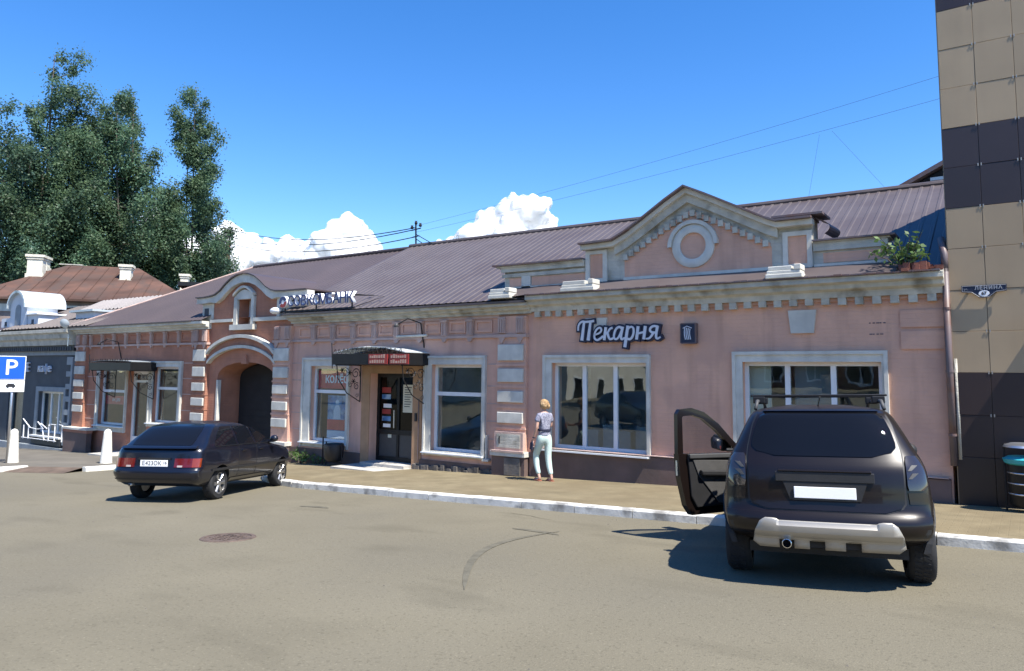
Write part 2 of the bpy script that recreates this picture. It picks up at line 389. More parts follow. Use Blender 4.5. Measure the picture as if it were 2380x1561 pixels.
kerb = bpy.data.objects.new('kerb', None); COL.objects.link(kerb); kerb['kind'] = 'structure'
def kerb_piece(p, q, h=.13, wd=.15, m='kerb_paint', low=0):
    (x0, y0), (x1, y1) = p, q; d = Vector((x1 - x0, y1 - y0, 0)); L = d.length; d.normalize(); nrm = Vector((d.y, -d.x, 0))
    g = .006; b = MB(); a0 = Vector((x0, y0, 0)) + d * g; a1 = Vector((x1, y1, 0)) - d * g
    sec = [(0, -.2), (0, h + .004), (wd - .02, h + .004), (wd, h - .02), (wd, -.2)]
    jz = RND.uniform(-.006, .006)
    lo = [(a0.x + nrm.x*u, a0.y + nrm.y*u, gz(x0, y0) + v + (jz if v > 0 else 0)) for u, v in sec]
    hi = [(a1.x + nrm.x*u, a1.y + nrm.y*u, gz(x1, y1) + v + (jz if v > 0 else 0)) for u, v in sec]
    b.ext(lo, hi).build('kerbstone', M_[m], kerb)
pts = [(-7.8 + .4 * i, kf(-7.8 + .4 * i)) for i in range(12)] + [(float(x), kf(x)) for x in range(-3, 26)]
for p, q in zip(pts, pts[1:]): kerb_piece(p, q)
for pl in ([(-13.2, -4.6), (-13.15, -5.5), (-13.1, -6.4), (-13.05, -7.3), (-13.0, -8.2)][::-1], [(-11.5, -3.95), (-11.6, -3.0), (-11.7, -2.1)]):
    for p, q in zip(pl, pl[1:]): kerb_piece(p, q, .12, .16, 'bollard_white')
# old tyre marks and patches are stains in thin sheets on the asphalt
def stain(name, pts, wd, m):
    b = MB()
    for i in range(len(pts) - 1):
        p, q = Vector(pts[i] + (0,)), Vector(pts[i+1] + (0,)); d = (q - p).normalized(); n_ = Vector((-d.y, d.x, 0))
        w0, w1 = wd * sin(pi * (i + .02) / (len(pts) - .9)) ** .5, wd * sin(pi * min(.98, (i + 1) / (len(pts) - .9))) ** .5
        vs = [p - n_*w0, q - n_*w1, q + n_*w1, p + n_*w0]
        b.quad(*[(v.x, v.y, gz(v.x, v.y) + .005) for v in vs])
    return b.build(name, m, kind='structure')
MT('tyre_mark', (.122, .112, .083), .9, .12, 6, .5, 90, spec=.25)
MT('mud', (.12, .085, .06), .9, .2, 3, .4, 40)
def fromto(p, q, bend, n=14):
    out = []
    for i in range(n + 1):
        t = i / n; x, y = lerp(p[0], q[0], t), lerp(p[1], q[1], t); out.append((x + bend[0]*sin(pi*t), y + bend[1]*sin(pi*t)))
    return out
stain('tyre_mark', fromto((4.74, -8.4), (3.75, -5.1), (-.55, .1)), .05, M_['tyre_mark'])
stain('tyre_mark', fromto((3.9, -5.35), (3.1, -5.25), (0, .05)), .06, M_['tyre_mark'])
stain('mud_patch', fromto((-13.2, -4.75), (-11.7, -4.25), (.15, -.1), 8), .25, M_['mud'])
MT('crack', (.1, .09, .066), .95, .1, 6, spec=.1)
rc = random.Random(12)
for (x, y, a, n, st) in ((3.2, -4.3, 3.3, 9, .15),):
    P_ = [(x, y)]
    for i in range(n): a += rc.gauss(0, .35); P_.append((P_[-1][0] + cos(a)*st, P_[-1][1] + sin(a)*st))
    stain('road_crack', P_, .006, M_['crack'])
for (x, y, w, l) in ((-.9, -5.35, .07, .3),): stain('oil_stain', fromto((x - l, y), (x + l, y + .1), (0, .05), 10), w, M_['tyre_mark'])
b = MB()
for i in range(70):
    x, y = rc.uniform(-6, 10), rc.uniform(-10.5, -3.6); q = rc.uniform(.004, .012); z = gz(x, y); b.add([(x - q, y - q, z), (x + q, y - q*.6, z), (x + q*.5, y + q, z), (x, y, z + q)], [(0, 1, 3), (1, 2, 3), (2, 0, 3)])
b.build('grit', M_['grey_paving'], kind='stuff')
# manhole
c = (.58, -7.94); t = thing('manhole_cover', 'round rusty iron manhole cover set in the open asphalt', 'manhole', (c[0], c[1], gz(*c)), (math.atan(-.0365), -math.atan(.035), 0))
b = MB().lathe([(0, .006), (.27, .006), (.275, 0)], n=24)
b.build('cover', M_['manhole_iron'], t)
b = MB().lathe([(.28, .0), (.285, .012), (.33, .012), (.345, -.002)], n=24); b.build('frame', M_['manhole_iron'], t)
b = MB()
for i in range(-3, 4):
    for j in range(-3, 4):
        if i*i + j*j < 10: b.box(i*.07-.024, i*.07+.024, j*.07-.024, j*.07+.024, .006, .013)
b.build('stud', M_['manhole_iron'], t, kind='stuff')
# ---------------------------------------------------------------- the long pink and terracotta shop building
SHOP = thing('shop_building', 'long single-storey pink and terracotta brick shop row with a brown metal roof and white mouldings', 'building')
def win(B, cas, op, mull=(), trans=(), name='window', sill=.06, wall_y=0., cm='white_trim', fm='pvc', rib=True, fr=.07, sillm='pvc'):
    x0, x1, z0, z1 = op; y = wall_y + .12; f = MB()
    f.box(x0 - fr, x0, y, y + .07, z0 - fr, z1 + fr); f.box(x1, x1 + fr, y, y + .07, z0 - fr, z1 + fr)
    f.box(x0, x1, y, y + .07, z0 - fr, z0); f.box(x0, x1, y, y + .07, z1, z1 + fr)
    ms = sorted(mull); ts = sorted(trans); hw = .045
    for m in ms: f.box(m - hw, m + hw, y + .002, y + .068, z0, z1)
    xe = [x0] + [q for m in ms for q in (m - hw, m + hw)] + [x1]
    for i in range(0, len(xe), 2):
        for t in ts: f.box(xe[i], xe[i+1], y + .004, y + .066, t - hw, t + hw)
    w = f.build(name, M_[fm], B)
    ze = [z0] + [q for t in ts for q in (t - hw, t + hw)] + [z1]
    for i in range(0, len(xe), 2):
        for k in range(0, len(ze), 2):
            MB().box(xe[i], xe[i+1], y + .03, y + .036, ze[k], ze[k+1]).build('pane', M_['glass'], w)
    if cas:
        a0, a1, c0, c1 = cas; c = MB(); p = wall_y
        h = (x0 - fr, x1 + fr, z0 - fr, z1 + fr)
        for d, e in ((0, -.045), (.0, -.075)) if rib else ((0, -.05),):
            if e == -.075:  # outer rib
                r = .06
                c.box(a0, a0 + r, p + e, p - .046, c0, c1); c.box(a1 - r, a1, p + e, p - .046, c0, c1); c.box(a0 + r, a1 - r, p + e, p - .046, c1 - r, c1)
            else:
                c.box(a0, h[0], p + e, p + .01, c0, c1); c.box(h[1], a1, p + e, p + .01, c0, c1)
                c.box(h[0], h[1], p + e, p + .01, h[3], c1); c.box(h[0], h[1], p + e, p + .01, c0, h[2])
        c.build('casing', M_[cm], w)
        if sill: MB().box(a0 + .02, a1 - .02, p - .15, p - .047, h[2] - .06, h[2] - .03).build('sill', M_[sillm], w)
    return (x0 - fr, x1 + fr, z0 - fr, z1 + fr)

# --- openings
wA = win(SHOP, (-18.92, -16.86, .2, 2.55), (-18.72, -17.05, .5, 2.33), [], [1.62])
wB = win(SHOP, (-15.45, -13.53, .5, 2.68), (-15.17, -13.8, .72, 2.42), [], [1.78])
w1 = win(SHOP, (-7.64, -5.76, .35, 2.77), (-7.24, -5.95, .58, 2.47), [], [1.85])
w2 = win(SHOP, (-3.15, -1.27, .42, 2.8), (-2.86, -1.46, .6, 2.52), [], [1.89])
w3 = win(SHOP, (.29, 2.81, .74, 2.8), (.57, 2.65, .88, 2.56), [1.23, 1.96])
w4 = win(SHOP, (4.47, 7.09, .78, 2.84), (4.72, 6.92, .9, 2.58), [5.42, 6.2])
dA = (-16.78, -15.55, -.45, 2.35); dB = (-5.02, -3.52, -.1, 2.36); NI = (-10.72, -10.04, 3.8, 4.55)
# --- walls
MB().holes(-20.62, -12.1, -.9, 3.8, [wA, wB, dA], 0, .4).build('wall', M_['terracotta'], SHOP, label='terracotta wall at the far end')
b = MB(); AX0, AX1, ASP, ACR = -11.66, -8.9, 2.15, .5
cx = (AX0 + AX1) / 2; hw = (AX1 - AX0) / 2
arc = [(cx + hw * -cos(pi * i / 20), ASP + ACR * sin(pi * i / 20) ** .85) for i in range(21)]
b.quad((-12.1, 0, -.8), (AX0, 0, -.8), (AX0, 0, 3.6), (-12.1, 0, 3.6)); b.quad((AX1, 0, -.8), (-8.12, 0, -.8), (-8.12, 0, 3.6), (AX1, 0, 3.6))
for p, q in zip(arc, arc[1:]):
    b.quad((p[0], 0, p[1]), (q[0], 0, q[1]), (q[0], 0, 3.6), (p[0], 0, 3.6)); b.quad((p[0], 0, p[1]), (p[0], .95, p[1]), (q[0], .95, q[1]), (q[0], 0, q[1]))
for x in (AX0, AX1): b.quad((x, 0, -.8), (x, .95, -.8), (x, .95, ASP), (x, 0, ASP))
dor = [(-12.0, 4.6), (-11.75, 4.64), (-11.5, 4.75), (-11.25, 4.93), (-10.95, 5.1), (-10.65, 5.19), (-10.38, 5.22), (-10.1, 5.19), (-9.8, 5.1), (-9.5, 4.93), (-9.25, 4.75), (-9.0, 4.64), (-8.8, 4.6)]
b.holes(-12.1, -8.12, 3.6, 4.0, [(NI[0], NI[1], NI[2], 4.0)], 0, .45)
xs_ = sorted({p[0] for p in dor} | {NI[0], NI[1]})
for x0, x1 in zip(xs_, xs_[1:]):
    zb = 4.55 if NI[0] - .001 <= x0 < NI[1] - .001 else 4.0
    b.quad((x0, 0, zb), (x1, 0, zb), (x1, 0, tab(dor, x1)), (x0, 0, tab(dor, x0)))
for x in NI[:2]: b.quad((x, 0, 4.0), (x, .45, 4.0), (x, .45, 4.55), (x, 0, 4.55))
b.quad((NI[0], 0, 4.55), (NI[1], 0, 4.55), (NI[1], .45, 4.55), (NI[0], .45, 4.55))
b.build('wall', M_['terracotta'], SHOP, label='terracotta gateway bay with round-topped attic')
MB().holes(-8.12, 0, -.7, 3.8, [w1, dB, w2], 0, .4).build('wall', M_['pink'], SHOP)
MB().holes(0, 7.96, -.3, 3.85, [w3, w4], 0, .4).build('wall', M_['pink_b'], SHOP)
MB().box(-20.6, -20.4, .01, 9.5, -1, 3.8).build('wall', M_['terracotta'], SHOP); MB().box(7.75, 7.96, .42, 9.5, -1, 3.8).build('wall', M_['pink_b'], SHOP)
MB().box(-20.6, 7.96, 9.5, 9.7, -1.4, 3.8).build('wall', M_['pink_b'], SHOP)
# interior seen through the panes
b = MB(); b.quad((-20.3, 3.2, -.9), (7.7, 3.2, -.9), (7.7, 3.2, 3.4), (-20.3, 3.2, 3.4)); b.quad((-20.3, .41, 3.3), (7.7, .41, 3.3), (7.7, 3.2, 3.3), (-20.3, 3.2, 3.3))
b.build('interior_wall', M_['interior'], SHOP)
b = MB(); b.quad((-8.5, .41, .1), (7.7, .41, .4), (7.7, 3.2, .4), (-8.5, 3.2, .1)); b.quad((-20.3, .41, -.4), (-12, .41, -.2), (-12, 3.2, -.2), (-20.3, 3.2, -.4))
for x in (-12.05, -8.5, -.4, 3.6): b.box(x, x + .1, .45, 3.19, -.6, 3.29)
b.build('interior_floor', M_['interior_dark'], SHOP)
MB().box(4.66, 5.08, .3, .34, .85, 2.62).build('blind', M_['blind'], SHOP)
MB().box(5.5, 6.12, .32, .34, .85, 2.62).build('blind', M_['interior_dark'], SHOP)
b = MB()
for i in range(5): b.box(.7 + .4*i, .98 + .4*i, 1.2, 1.6, .5, 1.15 + .12*(i % 2))
b.build('shop_counter', M_['interior'], SHOP)
# --- gateway
b = MB(); b.prism([(AX0 + .05, -.85), (AX1 - .05, -.85), (AX1 - .05, ASP)] + [(cx + (hw-.05)*cos(pi*i/16), ASP + (ACR - .06)*sin(pi*i/16)**.85) for i in range(1, 16)] + [(AX0 + .05, ASP)], .78, .84)
gate = b.build('gate', M_['wood_dark'], SHOP)
for i in range(15):
    z = -.8 + i * .2; h = hw - .07
    if z > ASP: h = (hw - .07) * sqrt(max(.05, 1 - ((z + .18 - ASP) / (ACR - .05)) ** 2)) if z + .18 - ASP < ACR - .06 else 0
    if h > .2: MB().box(cx - h, cx + h, .765, .78, z, z + .196).build('board', M_['wood_dark'], gate)
MB().box(AX0 - .02, AX0 + .06, -.02, .1, -.6, ASP - .05).build('jamb_sun_strip', M_['white_trim'], SHOP)  # white strip paints the sliver of sun on the left reveal
# arch hood mouldings
def archc(z0, h, n=22, x0=-12.05, x1=-8.78): return [(lerp(x0, x1, i/n), z0 + h*(1 - (2*i/n - 1)**2) ** .8) for i in range(n + 1)]
MB().band(archc(2.88, .5), [(x, z + .1) for x, z in archc(2.88, .5)], -.2, .02).build('arch_moulding', M_['white_trim'], SHOP)
MB().band([(x, z + .08) for x, z in archc(2.62, .47)], archc(2.88, .5), -.09, .02).build('arch_band', M_['terracotta'], SHOP)
MB().band(archc(2.6, .47), [(x, z + .09) for x, z in archc(2.6, .47)], -.15, .02).build('arch_moulding', M_['white_trim'], SHOP)
MB().prism([(-10.42, 2.6), (-10.14, 2.6), (-10.2, 2.86), (-10.36, 2.86)], -.07, 0).build('keystone', M_['terracotta'], SHOP)
# attic over the gateway: cornice band, niche window, side blocks, curved roof
low = [(x, z - .0) for x, z in dor]; capl = [(-12.75, 4.58), (-12.3, 4.58)] + [(x, z) for x, z in dor] + [(-8.4, 4.58), (-7.45, 4.58)]
MB().band([(x, z - .16 if -12 < x < -8.8 else z - .08) for x, z in capl], [(x, z + .09) for x, z in capl], -.14, .12).build('attic_cornice', M_['white_trim'], SHOP)
MB().band([(x, z + .092) for x, z in capl], [(x, z + .13) for x, z in capl], -.2, 2.6).build('attic_roof', M_['roof'], SHOP, smooth=30)
b = MB(); b.box(-12.62, -12.02, .0, .7, 3.95, 4.5); b.build('attic_block', M_['white_trim'], SHOP)
MB().box(-12.5, -12.28, -.012, .01, 4.1, 4.35).build('attic_opening', M_['dark_wall'], SHOP)
MB().box(-8.8, -7.5, .05, .8, 3.98, 4.5).build('attic_block', M_['old_trim'], SHOP)
MB().box(-8.85, -8.72, -.06, .04, 3.98, 4.52).build('attic_pilaster', M_['white_trim'], SHOP)
nw = MB(); nw.box(-10.88, NI[0], -.08, .01, 3.66, 4.6); nw.box(NI[1], -9.9, -.08, .01, 3.66, 4.6)
top = [(-10.88 + .98*i/10, 4.6 + .24*sin(pi*i/10)) for i in range(11)]
nw.band([(x, 4.55 if NI[0] < x < NI[1] else 4.6) for x, z in top], [(x, max(z, 4.61)) for x, z in top], -.08, .01)
nw.box(-10.95, -9.82, -.16, .01, 3.62, 3.78)
nw = nw.build('niche_window', M_['white_trim'], SHOP)
MB().box(NI[0], NI[1], .42, .44, 3.8, 4.55).build('pane', M_['dark_glass'], nw)
b = MB(); b.box(NI[0], NI[0] + .3, .36, .41, 3.8, 4.55); b.box(-10.22, -10.18, .38, .41, 3.8, 4.55); b.box(-10.4, NI[1], .38, .412, 4.2, 4.25); b.build('sash', M_['pvc'], nw)
MB().band([(x, z + .05) for x, z in top], [(x, z + .12) for x, z in top], -.14, .01).build('hood', M_['white_trim'], nw)
MB().box(-12.05, -10.9, -.1, .02, 3.88, 3.97).build('attic_ledge', M_['white_trim'], SHOP); MB().box(-9.88, -8.2, -.1, .02, 3.86, 3.97).build('attic_ledge', M_['white_trim'], SHOP)
# --- cornices
def cornice(x0, x1, prof, m, name='cornice'): return MB().prismx([(-y, z) for y, z in prof], x0, x1).build(name, M_[m], SHOP)
PR = [(-.02, 3.73), (.1, 3.73), (.1, 3.79), (.2, 3.81), (.2, 3.87), (.34, 3.89), (.34, 3.97), (-.02, 3.97)]
cornice(-20.95, -12.1, [(y, z - .04) for y, z in PR], 'white_trim'); cornice(-8.15, 0, PR, 'old_trim')
PB = [(-.02, 3.76), (.12, 3.76), (.14, 3.86), (.24, 3.9), (.24, 3.97), (.36, 4.0), (.36, 4.09), (-.02, 4.2)]
cornice(0, 7.97, PB, 'old_trim')
# ragged metal edge and brick dentils of the bakery end
b = MB()
for i in range(60):
    x = .02 + i * .132; d = RND.uniform(0, .02)
    b.box(x, x + .125, -.405 - d, -.3, 4.095, 4.115 + RND.uniform(0, .012))
b.build('cornice_flashing', M_['flashing'], SHOP)
for i in range(29):
    x = .1 + i * .272
    MB().box(x, x + .13, -.115, .0, 3.635 + RND.uniform(-.01, .012), 3.76).build('dentil', M_['old_trim'], SHOP)
b = MB().box(0.0, 7.96, -.04, 0, 3.7, 3.757); b.build('dentil_course', M_['pink_b'], SHOP)
# --- frieze: string course, brackets and sunk panels
for x0, x1, m in ((-19.7, -12.85, 'pink_trim'), (-8.12, -.91, 'pink_trim')):
    MB().box(x0, x1, -.055, 0, 3.21, 3.27).build('string_course', M_[m], SHOP)
    MB().box(x0, x1, -.03, 0, 3.66, 3.73).build('string_course', M_[m], SHOP)
def bracket(x, w, m='pink_trim', z0=3.12):
    b = MB(); b.box(x - w/2, x + w/2, -.07, 0, 3.271, 3.658); b.box(x - w/2 - .02, x + w/2 + .02, -.1, -.0, 3.6, 3.655)
    b.prism([(x - w/2, 3.208), (x + w/2, 3.208), (x + w/4, z0 + .02), (x, z0), (x - w/4, z0 + .02)], -.06, 0)
    for k in (-1, 1): b.box(x + k*w*.27 - .018, x + k*w*.27 + .018, -.085, -.069, 3.29, 3.59)
    b.build('bracket', M_[m], SHOP)
def sunk(x0, x1, z0, z1, m):                      # raised border round a recessed panel
    b = MB(); t = .05
    b.box(x0, x1, -.03, 0, z1 - t, z1); b.box(x0, x1, -.03, 0, z0, z0 + t); b.box(x0, x0 + t, -.03, 0, z0 + t, z1 - t); b.box(x1 - t, x1, -.03, 0, z0 + t, z1 - t)
    b.build('frieze_panel', M_[m], SHOP)
n = 9
for i in range(n + 1):
    x = -8.12 + .1 + i * (7.2 - .15) / n
    if 0 < i < n: bracket(x, .17)
    if i < n: sunk(x + .15, x + .64, 3.34, 3.62, 'pink')
for i in range(9): 
    x = -19.55 + i * .82; bracket(x, .11)
    if i < 8: sunk(x + .1, x + .72, 3.33, 3.64, 'terracotta')
# --- pilasters with white rusticated blocks
def pilaster(x0, x1, m, zb, zl, meter=False):
    MB().box(x0, x1, -.1, 0, zl + .06, 3.68).build('pilaster', M_[m], SHOP)
    MB().box(x0 - .03, x1 + .03, -.15, 0.0, 3.2, 3.27).build('pilaster_band', M_['pink_trim'], SHOP)
    for k in (-1, 1):
        c = (x0 + x1) / 2 + k * (x1 - x0) * .32
        b = MB(); b.box(c - .1, c + .1, -.15, -.1, 3.3, 3.66); b.prism([(c - .09, 3.2), (c + .09, 3.2), (c, 3.06)], -.14, -.1)
        for q in (-.06, 0, .06): b.box(c + q - .014, c + q + .014, -.17, -.15, 3.32, 3.62)
        b.build('bracket', M_['pink_trim'], SHOP)
    e = .045
    for z0, z1 in ((2.68, 3.04), (2.2, 2.5), (1.75, 2.0), (1.29, 1.53)) + (() if meter else ((.82, 1.06),)):
        if z0 > zl + .15: MB().box(x0 + e, x1 - e, -.155, -.1, z0, z1).build('quoin_block', M_['white_trim'], SHOP, bevel=.012)
    for z in (2.58, 2.1, 1.64, 1.18):
        if z > zl + .15: MB().box(x0 - .012, x1 + .012, -.125, -.0, z - .025, z + .025).build('pilaster_band', M_[m], SHOP)
    MB().box(x0 - .08, x1 + .08, -.24, 0, zl - .05, zl + .06).build('pilaster_ledge', M_['white_trim'], SHOP, bevel=.01)
    MB().box(x0 - .05, x1 + .05, -.2, 0, zb - .4, zl - .05).build('pilaster_base', M_['terracotta' if m == 'terracotta' else 'plinth'], SHOP)
pilaster(-20.5, -19.7, 'terracotta', -.7, .14); pilaster(-12.85, -12.12, 'terracotta', -.4, .3)
pilaster(-8.85, -8.12, 'pink', -.2, .36); pilaster(-.91, -.13, 'pink', .15, .62, True)
MB().box(-20.45, -18.75, -.38, -.2, -1, .1).build('plinth_block', M_['plinth'], SHOP)
MB().box(-20.52, -18.68, -.43, -.0, .2, .27).build('plinth_ledge', M_['white_trim'], SHOP); MB().box(-20.5, -18.7, -.4, -.2, .1, .2).build('plinth_ledge', M_['terracotta'], SHOP)
# thin painted joints of the rusticated walls
for x0, x1, zs in ((-19.7, -18.95, (.6, 1.1, 1.62, 2.12, 2.62)), (-13.5, -12.87, (1.1, 1.62, 2.12, 2.62)), (-8.1, -7.67, (.8, 1.25, 1.7, 2.15, 2.62)), (-1.24, -.93, (.9, 1.3, 1.7, 2.1, 2.6))):
    for z in zs: MB().box(x0, x1, -.012, 0, z - .014, z + .014).build('painted_joint', M_['pink_trim'], SHOP)
# --- plinths
MB().prismx([(-.07, .78), (-.07, -.3), (0.0, -.3), (0.0, .8)], 0, 7.93).build('plinth', M_['plinth'], SHOP)
MB().box(0.0, 7.9, -.1, -.0, .8, .815).build('plinth_flashing', M_['pink_trim'], SHOP)
for x0, x1 in ((-8.1, -5.3), (-3.25, -1.0)): MB().box(x0, x1, -.05, 0, -.5, .3).build('plinth', M_['plinth'], SHOP)
b = MB()
for i in range(26):
    x = -3.4 + i * .1; h = zf(x) + RND.uniform(.05, .14); b.box(x, x + .1, -.09 - RND.uniform(0, .06), -.051, -.3, h)
b.build('rough_footing', M_['stone_base'], SHOP)
MB().box(-1.3, -1.12, -.12, .0, .4, .45).build('sill_stub_sun_strip', M_['white_trim'], SHOP); MB().box(-1.235, -1.2, -.075, 0, .45, .98).build('sill_stub_sun_strip', M_['white_trim'], SHOP)  # stub of the sill; upright white strip stands in for a sliver of sunlight
# --- doors
f = MB(); x0, x1, z0, z1 = dB
f.box(-5.3, x0, -.03, .0, .05, 2.56); f.box(x1, -3.22, -.03, 0, .05, 2.56); f.box(x0, x1, -.03, 0, z1, 2.56)
f.build('door_surround', mat('ochre', (.42, .25, .14), .9, .1, 3, .2, 20, streak=.2), SHOP)
d = MB(); y = .26; zd = zf(-4.3) + .1
d.box(x0, x0 + .09, y, y + .07, zd, z1); d.box(x1 - .09, x1, y, y + .07, zd, z1); d.box(x0 + .09, x1 - .09, y, y + .07, z1 - .1, z1); d.box(-4.31, -4.23, y, y + .07, zd, z1 - .1)
for a, c in ((x0 + .09, -4.31), (-4.23, x1 - .09)):
    d.box(a, c, y + .002, y + .06, zd, zd + .12); d.box(a, c, y + .002, y + .06, zd + .68, zd + .8)
d = d.build('door', M_['black_metal'], SHOP)
for a, c in ((x0 + .09, -4.31), (-4.23, x1 - .09)):
    MB().box(a, c, y + .03, y + .035, zd + .8, z1 - .1).build('pane', M_['car_glass'], d)
    MB().box(a, c, y + .028, y + .04, zd + .12, zd + .68).build('panel', M_['grey_plastic'], d)
MB().tube([(-4.36, y - .05, zd + .85), (-4.36, y - .05, zd + 1.3)], .014).build('handle', M_['steel'], d)
for i, (a, c, e, g, m) in enumerate(((-4.12, -3.78, 1.38, 2.08, 'paper'), (-4.86, -4.55, 1.86, 2.0, 'sign_red'), (-4.86, -4.55, 1.7, 1.82, 'print_blue'), (-4.8, -4.52, 1.48, 1.58, 'sign_white'), (-4.84, -4.54, 1.32, 1.44, 'sign_red'),
        (-4.84, -4.54, 1.14, 1.26, 'print_blue'), (-4.8, -4.54, .98, 1.07, 'sign_white'), (-4.62, -4.5, .72, .92, 'paper'))):
    p = MB().box(a, c, y + .016, y + .022, e, g).build('notice', M_[m], d)
    if i == 0:
        t = MB()
        for k in range(9): t.box(a + .05, c - .05 - .03*(k % 3), y + .012, y + .0155, g - .08 - k*.06, g - .06 - k*.06)
        t.build('notice_print', M_['plate_ink'], d)
MB().box(x0 - .3, x1 + .25, -1.0, .42, zf(-4.3) - .3, zf(-4.3) + .03).build('doorstep', M_['concrete'], SHOP)
MB().box(x0, x1, -.3, .4, zf(-4.3) + .03, zf(-4.3) + .1).build('doorstep', M_['concrete'], SHOP)
x0, x1, z0, z1 = dA; y = .15; d = MB(); z0 = -.4
d.box(x0, x0 + .12, y, y + .07, z0, z1); d.box(x1 - .12, x1, y, y + .07, z0, z1); d.box(x0 + .12, x1 - .12, y, y + .07, z1 - .12, z1); d.box(x0 + .12, x1 - .12, y, y + .07, 1.95, 2.03); d.box(x0 + .12, x1 - .12, y, y + .07, z0, .1)
d = d.build('door', M_['pvc'], SHOP)
for e, g in ((.1, 1.95), (2.03, z1 - .12)): MB().box(x0 + .12, x1 - .12, y + .03, y + .036, e, g).build('pane', M_['glass'], d)
MB().tube([(x0 + .2, y - .05, .7), (x0 + .2, y - .05, 1.2)], .016).build('handle', M_['steel'], d)
MB().box(-17.1, -15.2, -1.1, .2, -.9, -.42).build('doorstep', M_['concrete'], SHOP)
# --- roof: two sheets of ribbed metal, hip at the far end
RZ0, RY0, RZ1, RY1 = 3.98, -.36, 6.66, 5.0
def rib_roof(x0, x1, y0, z0, y1, z1, hip=0, lift=0, pitch=.22, amp=.0055, gap=None):
    b = MB(); n = int(round((x1 - x0) / pitch)); pr = [(0, 0), (.6, 0), (.68, 1), (.92, 1), (1.0, 0)]
    for i in range(n):
        for (u0, h0), (u1, h1) in zip(pr, pr[1:]):
            xa, xb = x0 + (i + u0) * pitch, x0 + (i + u1) * pitch
            va = min(1, (xa - x0) / hip + .001) if hip else 1; vb = min(1, (xb - x0) / hip + .001) if hip else 1
            f = lambda x, v, h: (x, lerp(y0, y1, v) - .02*h, lerp(z0, z1, v) + lift + amp * h)
            v0 = gap[2] if gap and gap[0] < (xa + xb)/2 < gap[1] else 0
            b.quad(f(xa, v0, h0), f(xb, v0, h1), f(xb, max(vb, v0), h1), f(xa, max(va, v0), h0))
    return b
rib_roof(-20.95, -8.3, RY0, RZ0 - .03, RY1, RZ1 - .05, 4.0, gap=(-12.15, -8.1, .18)).build('roof', M_['roof'], SHOP, fix=False)
rib_roof(-8.35, 8.0, RY0 + .02, RZ0, RY1, RZ1, 0, .05).build('roof', M_['roof_new'], SHOP, fix=False, label='newer paler sheets over the bank and bakery')
b = MB(); b.quad((-16.95, RY1, RZ1 - .06), (8, RY1, RZ1 - .02), (8, 10, 4.0), (-20.95, 10, 4.0)); b.quad((-20.95, RY0, RZ0 - .05), (-16.95, RY1, RZ1 - .07), (-20.95, 10, 3.97))
b.build('roof', M_['roof'], SHOP)
MB().tube([(-16.95, RY1, RZ1 - .02), (-8.2, RY1, RZ1 - .0)], .07, 8).build('ridge_cap', M_['roof'], SHOP); MB().tube([(-8.35, RY1, RZ1 + .06), (8, RY1, RZ1 + .06)], .08, 8).build('ridge_cap', M_['roof_new'], SHOP)
MB().tube([(-20.95, RY0, RZ0 - .02), (-16.95, RY1, RZ1 - .02)], .035, 8).build('hip_cap', M_['pink_trim'], SHOP)
MB().box(-20.95, -12.7, RY0 - .03, RY0 + .06, RZ0 - .06, RZ0 - .02).build('eave_flashing', M_['roof'], SHOP)
MB().box(-8.2, 0, RY0 - .03, RY0 + .06, RZ0 - .03, RZ0 + .02).build('eave_flashing', M_['roof_new'], SHOP)
# --- parapet of the bakery
PY = .3
b = MB(); b.quad((.0, -.36, 4.115), (7.3, -.36, 4.115), (7.3, PY + .01, 4.4), (.0, PY + .01, 4.4)); b.quad((-1.0, -.32, 4.06), (0, -.36, 4.115), (0, PY + .01, 4.4), (-1.0, PY + .01, 4.38))
b.build('parapet_apron', M_['roof_new'], SHOP)
def para(x0, x1, z0, z1, y0=PY, y1=PY + .32, m='old_trim', name='parapet'): return MB().box(x0, x1, y0, y1, z0, z1).build(name, M_[m], SHOP)
para(-1.0, 1.16, 4.2, 4.84); para(5.9, 7.12, 4.2, 4.8)
para(-1.16, 1.16, 4.84, 4.88, PY - .12, PY + .4); para(5.9, 7.16, 4.8, 4.83, PY - .08, PY + .4)
para(-1.24, 1.15, 4.88, 4.915, PY - .2, PY + .45, 'flashing', 'parapet_cap'); para(5.9, 7.25, 4.83, 4.86, PY - .15, PY + .45, 'flashing', 'parapet_cap')
para(-1.05, 1.16, 4.62, 4.7, PY - .05, PY, 'old_trim', 'parapet_band'); para(-1.05, 1.16, 4.74, 4.84, PY - .09, PY, 'old_trim', 'parapet_band')
para(5.9, 7.12, 4.66, 4.8, PY - .06, PY, 'old_trim', 'parapet_band')
para(-.24, 1.16, 4.4, 4.6, PY - .012, PY, 'pink_b', 'parapet_panel'); para(-.86, -.52, 4.4, 4.6, PY - .012, PY, 'pink_b', 'parapet_panel'); para(6.06, 7.12, 4.44, 4.62, PY - .012, PY, 'pink_b', 'parapet_panel')
para(-.5, -.26, 4.36, 4.62, PY - .05, PY, 'white_trim', 'parapet_band')
para(-1.05, 1.16, 4.3, 4.39, PY - .05, PY, 'white_trim', 'parapet_band'); para(5.9, 7.12, 4.3, 4.42, PY - .05, PY, 'white_trim', 'parapet_band')
ped = [(1.12, 5.2), (1.9, 5.22), (2.2, 5.36), (2.6, 5.6), (3.1, 5.92), (3.52, 6.16), (3.95, 5.95), (4.5, 5.66), (5.1, 5.34), (5.28, 5.27), (5.92, 5.27)]
fld = [(2.1, 4.82), (2.5, 5.05), (3.0, 5.35), (3.58, 5.64), (4.2, 5.35), (4.7, 5.07), (5.15, 4.82)]
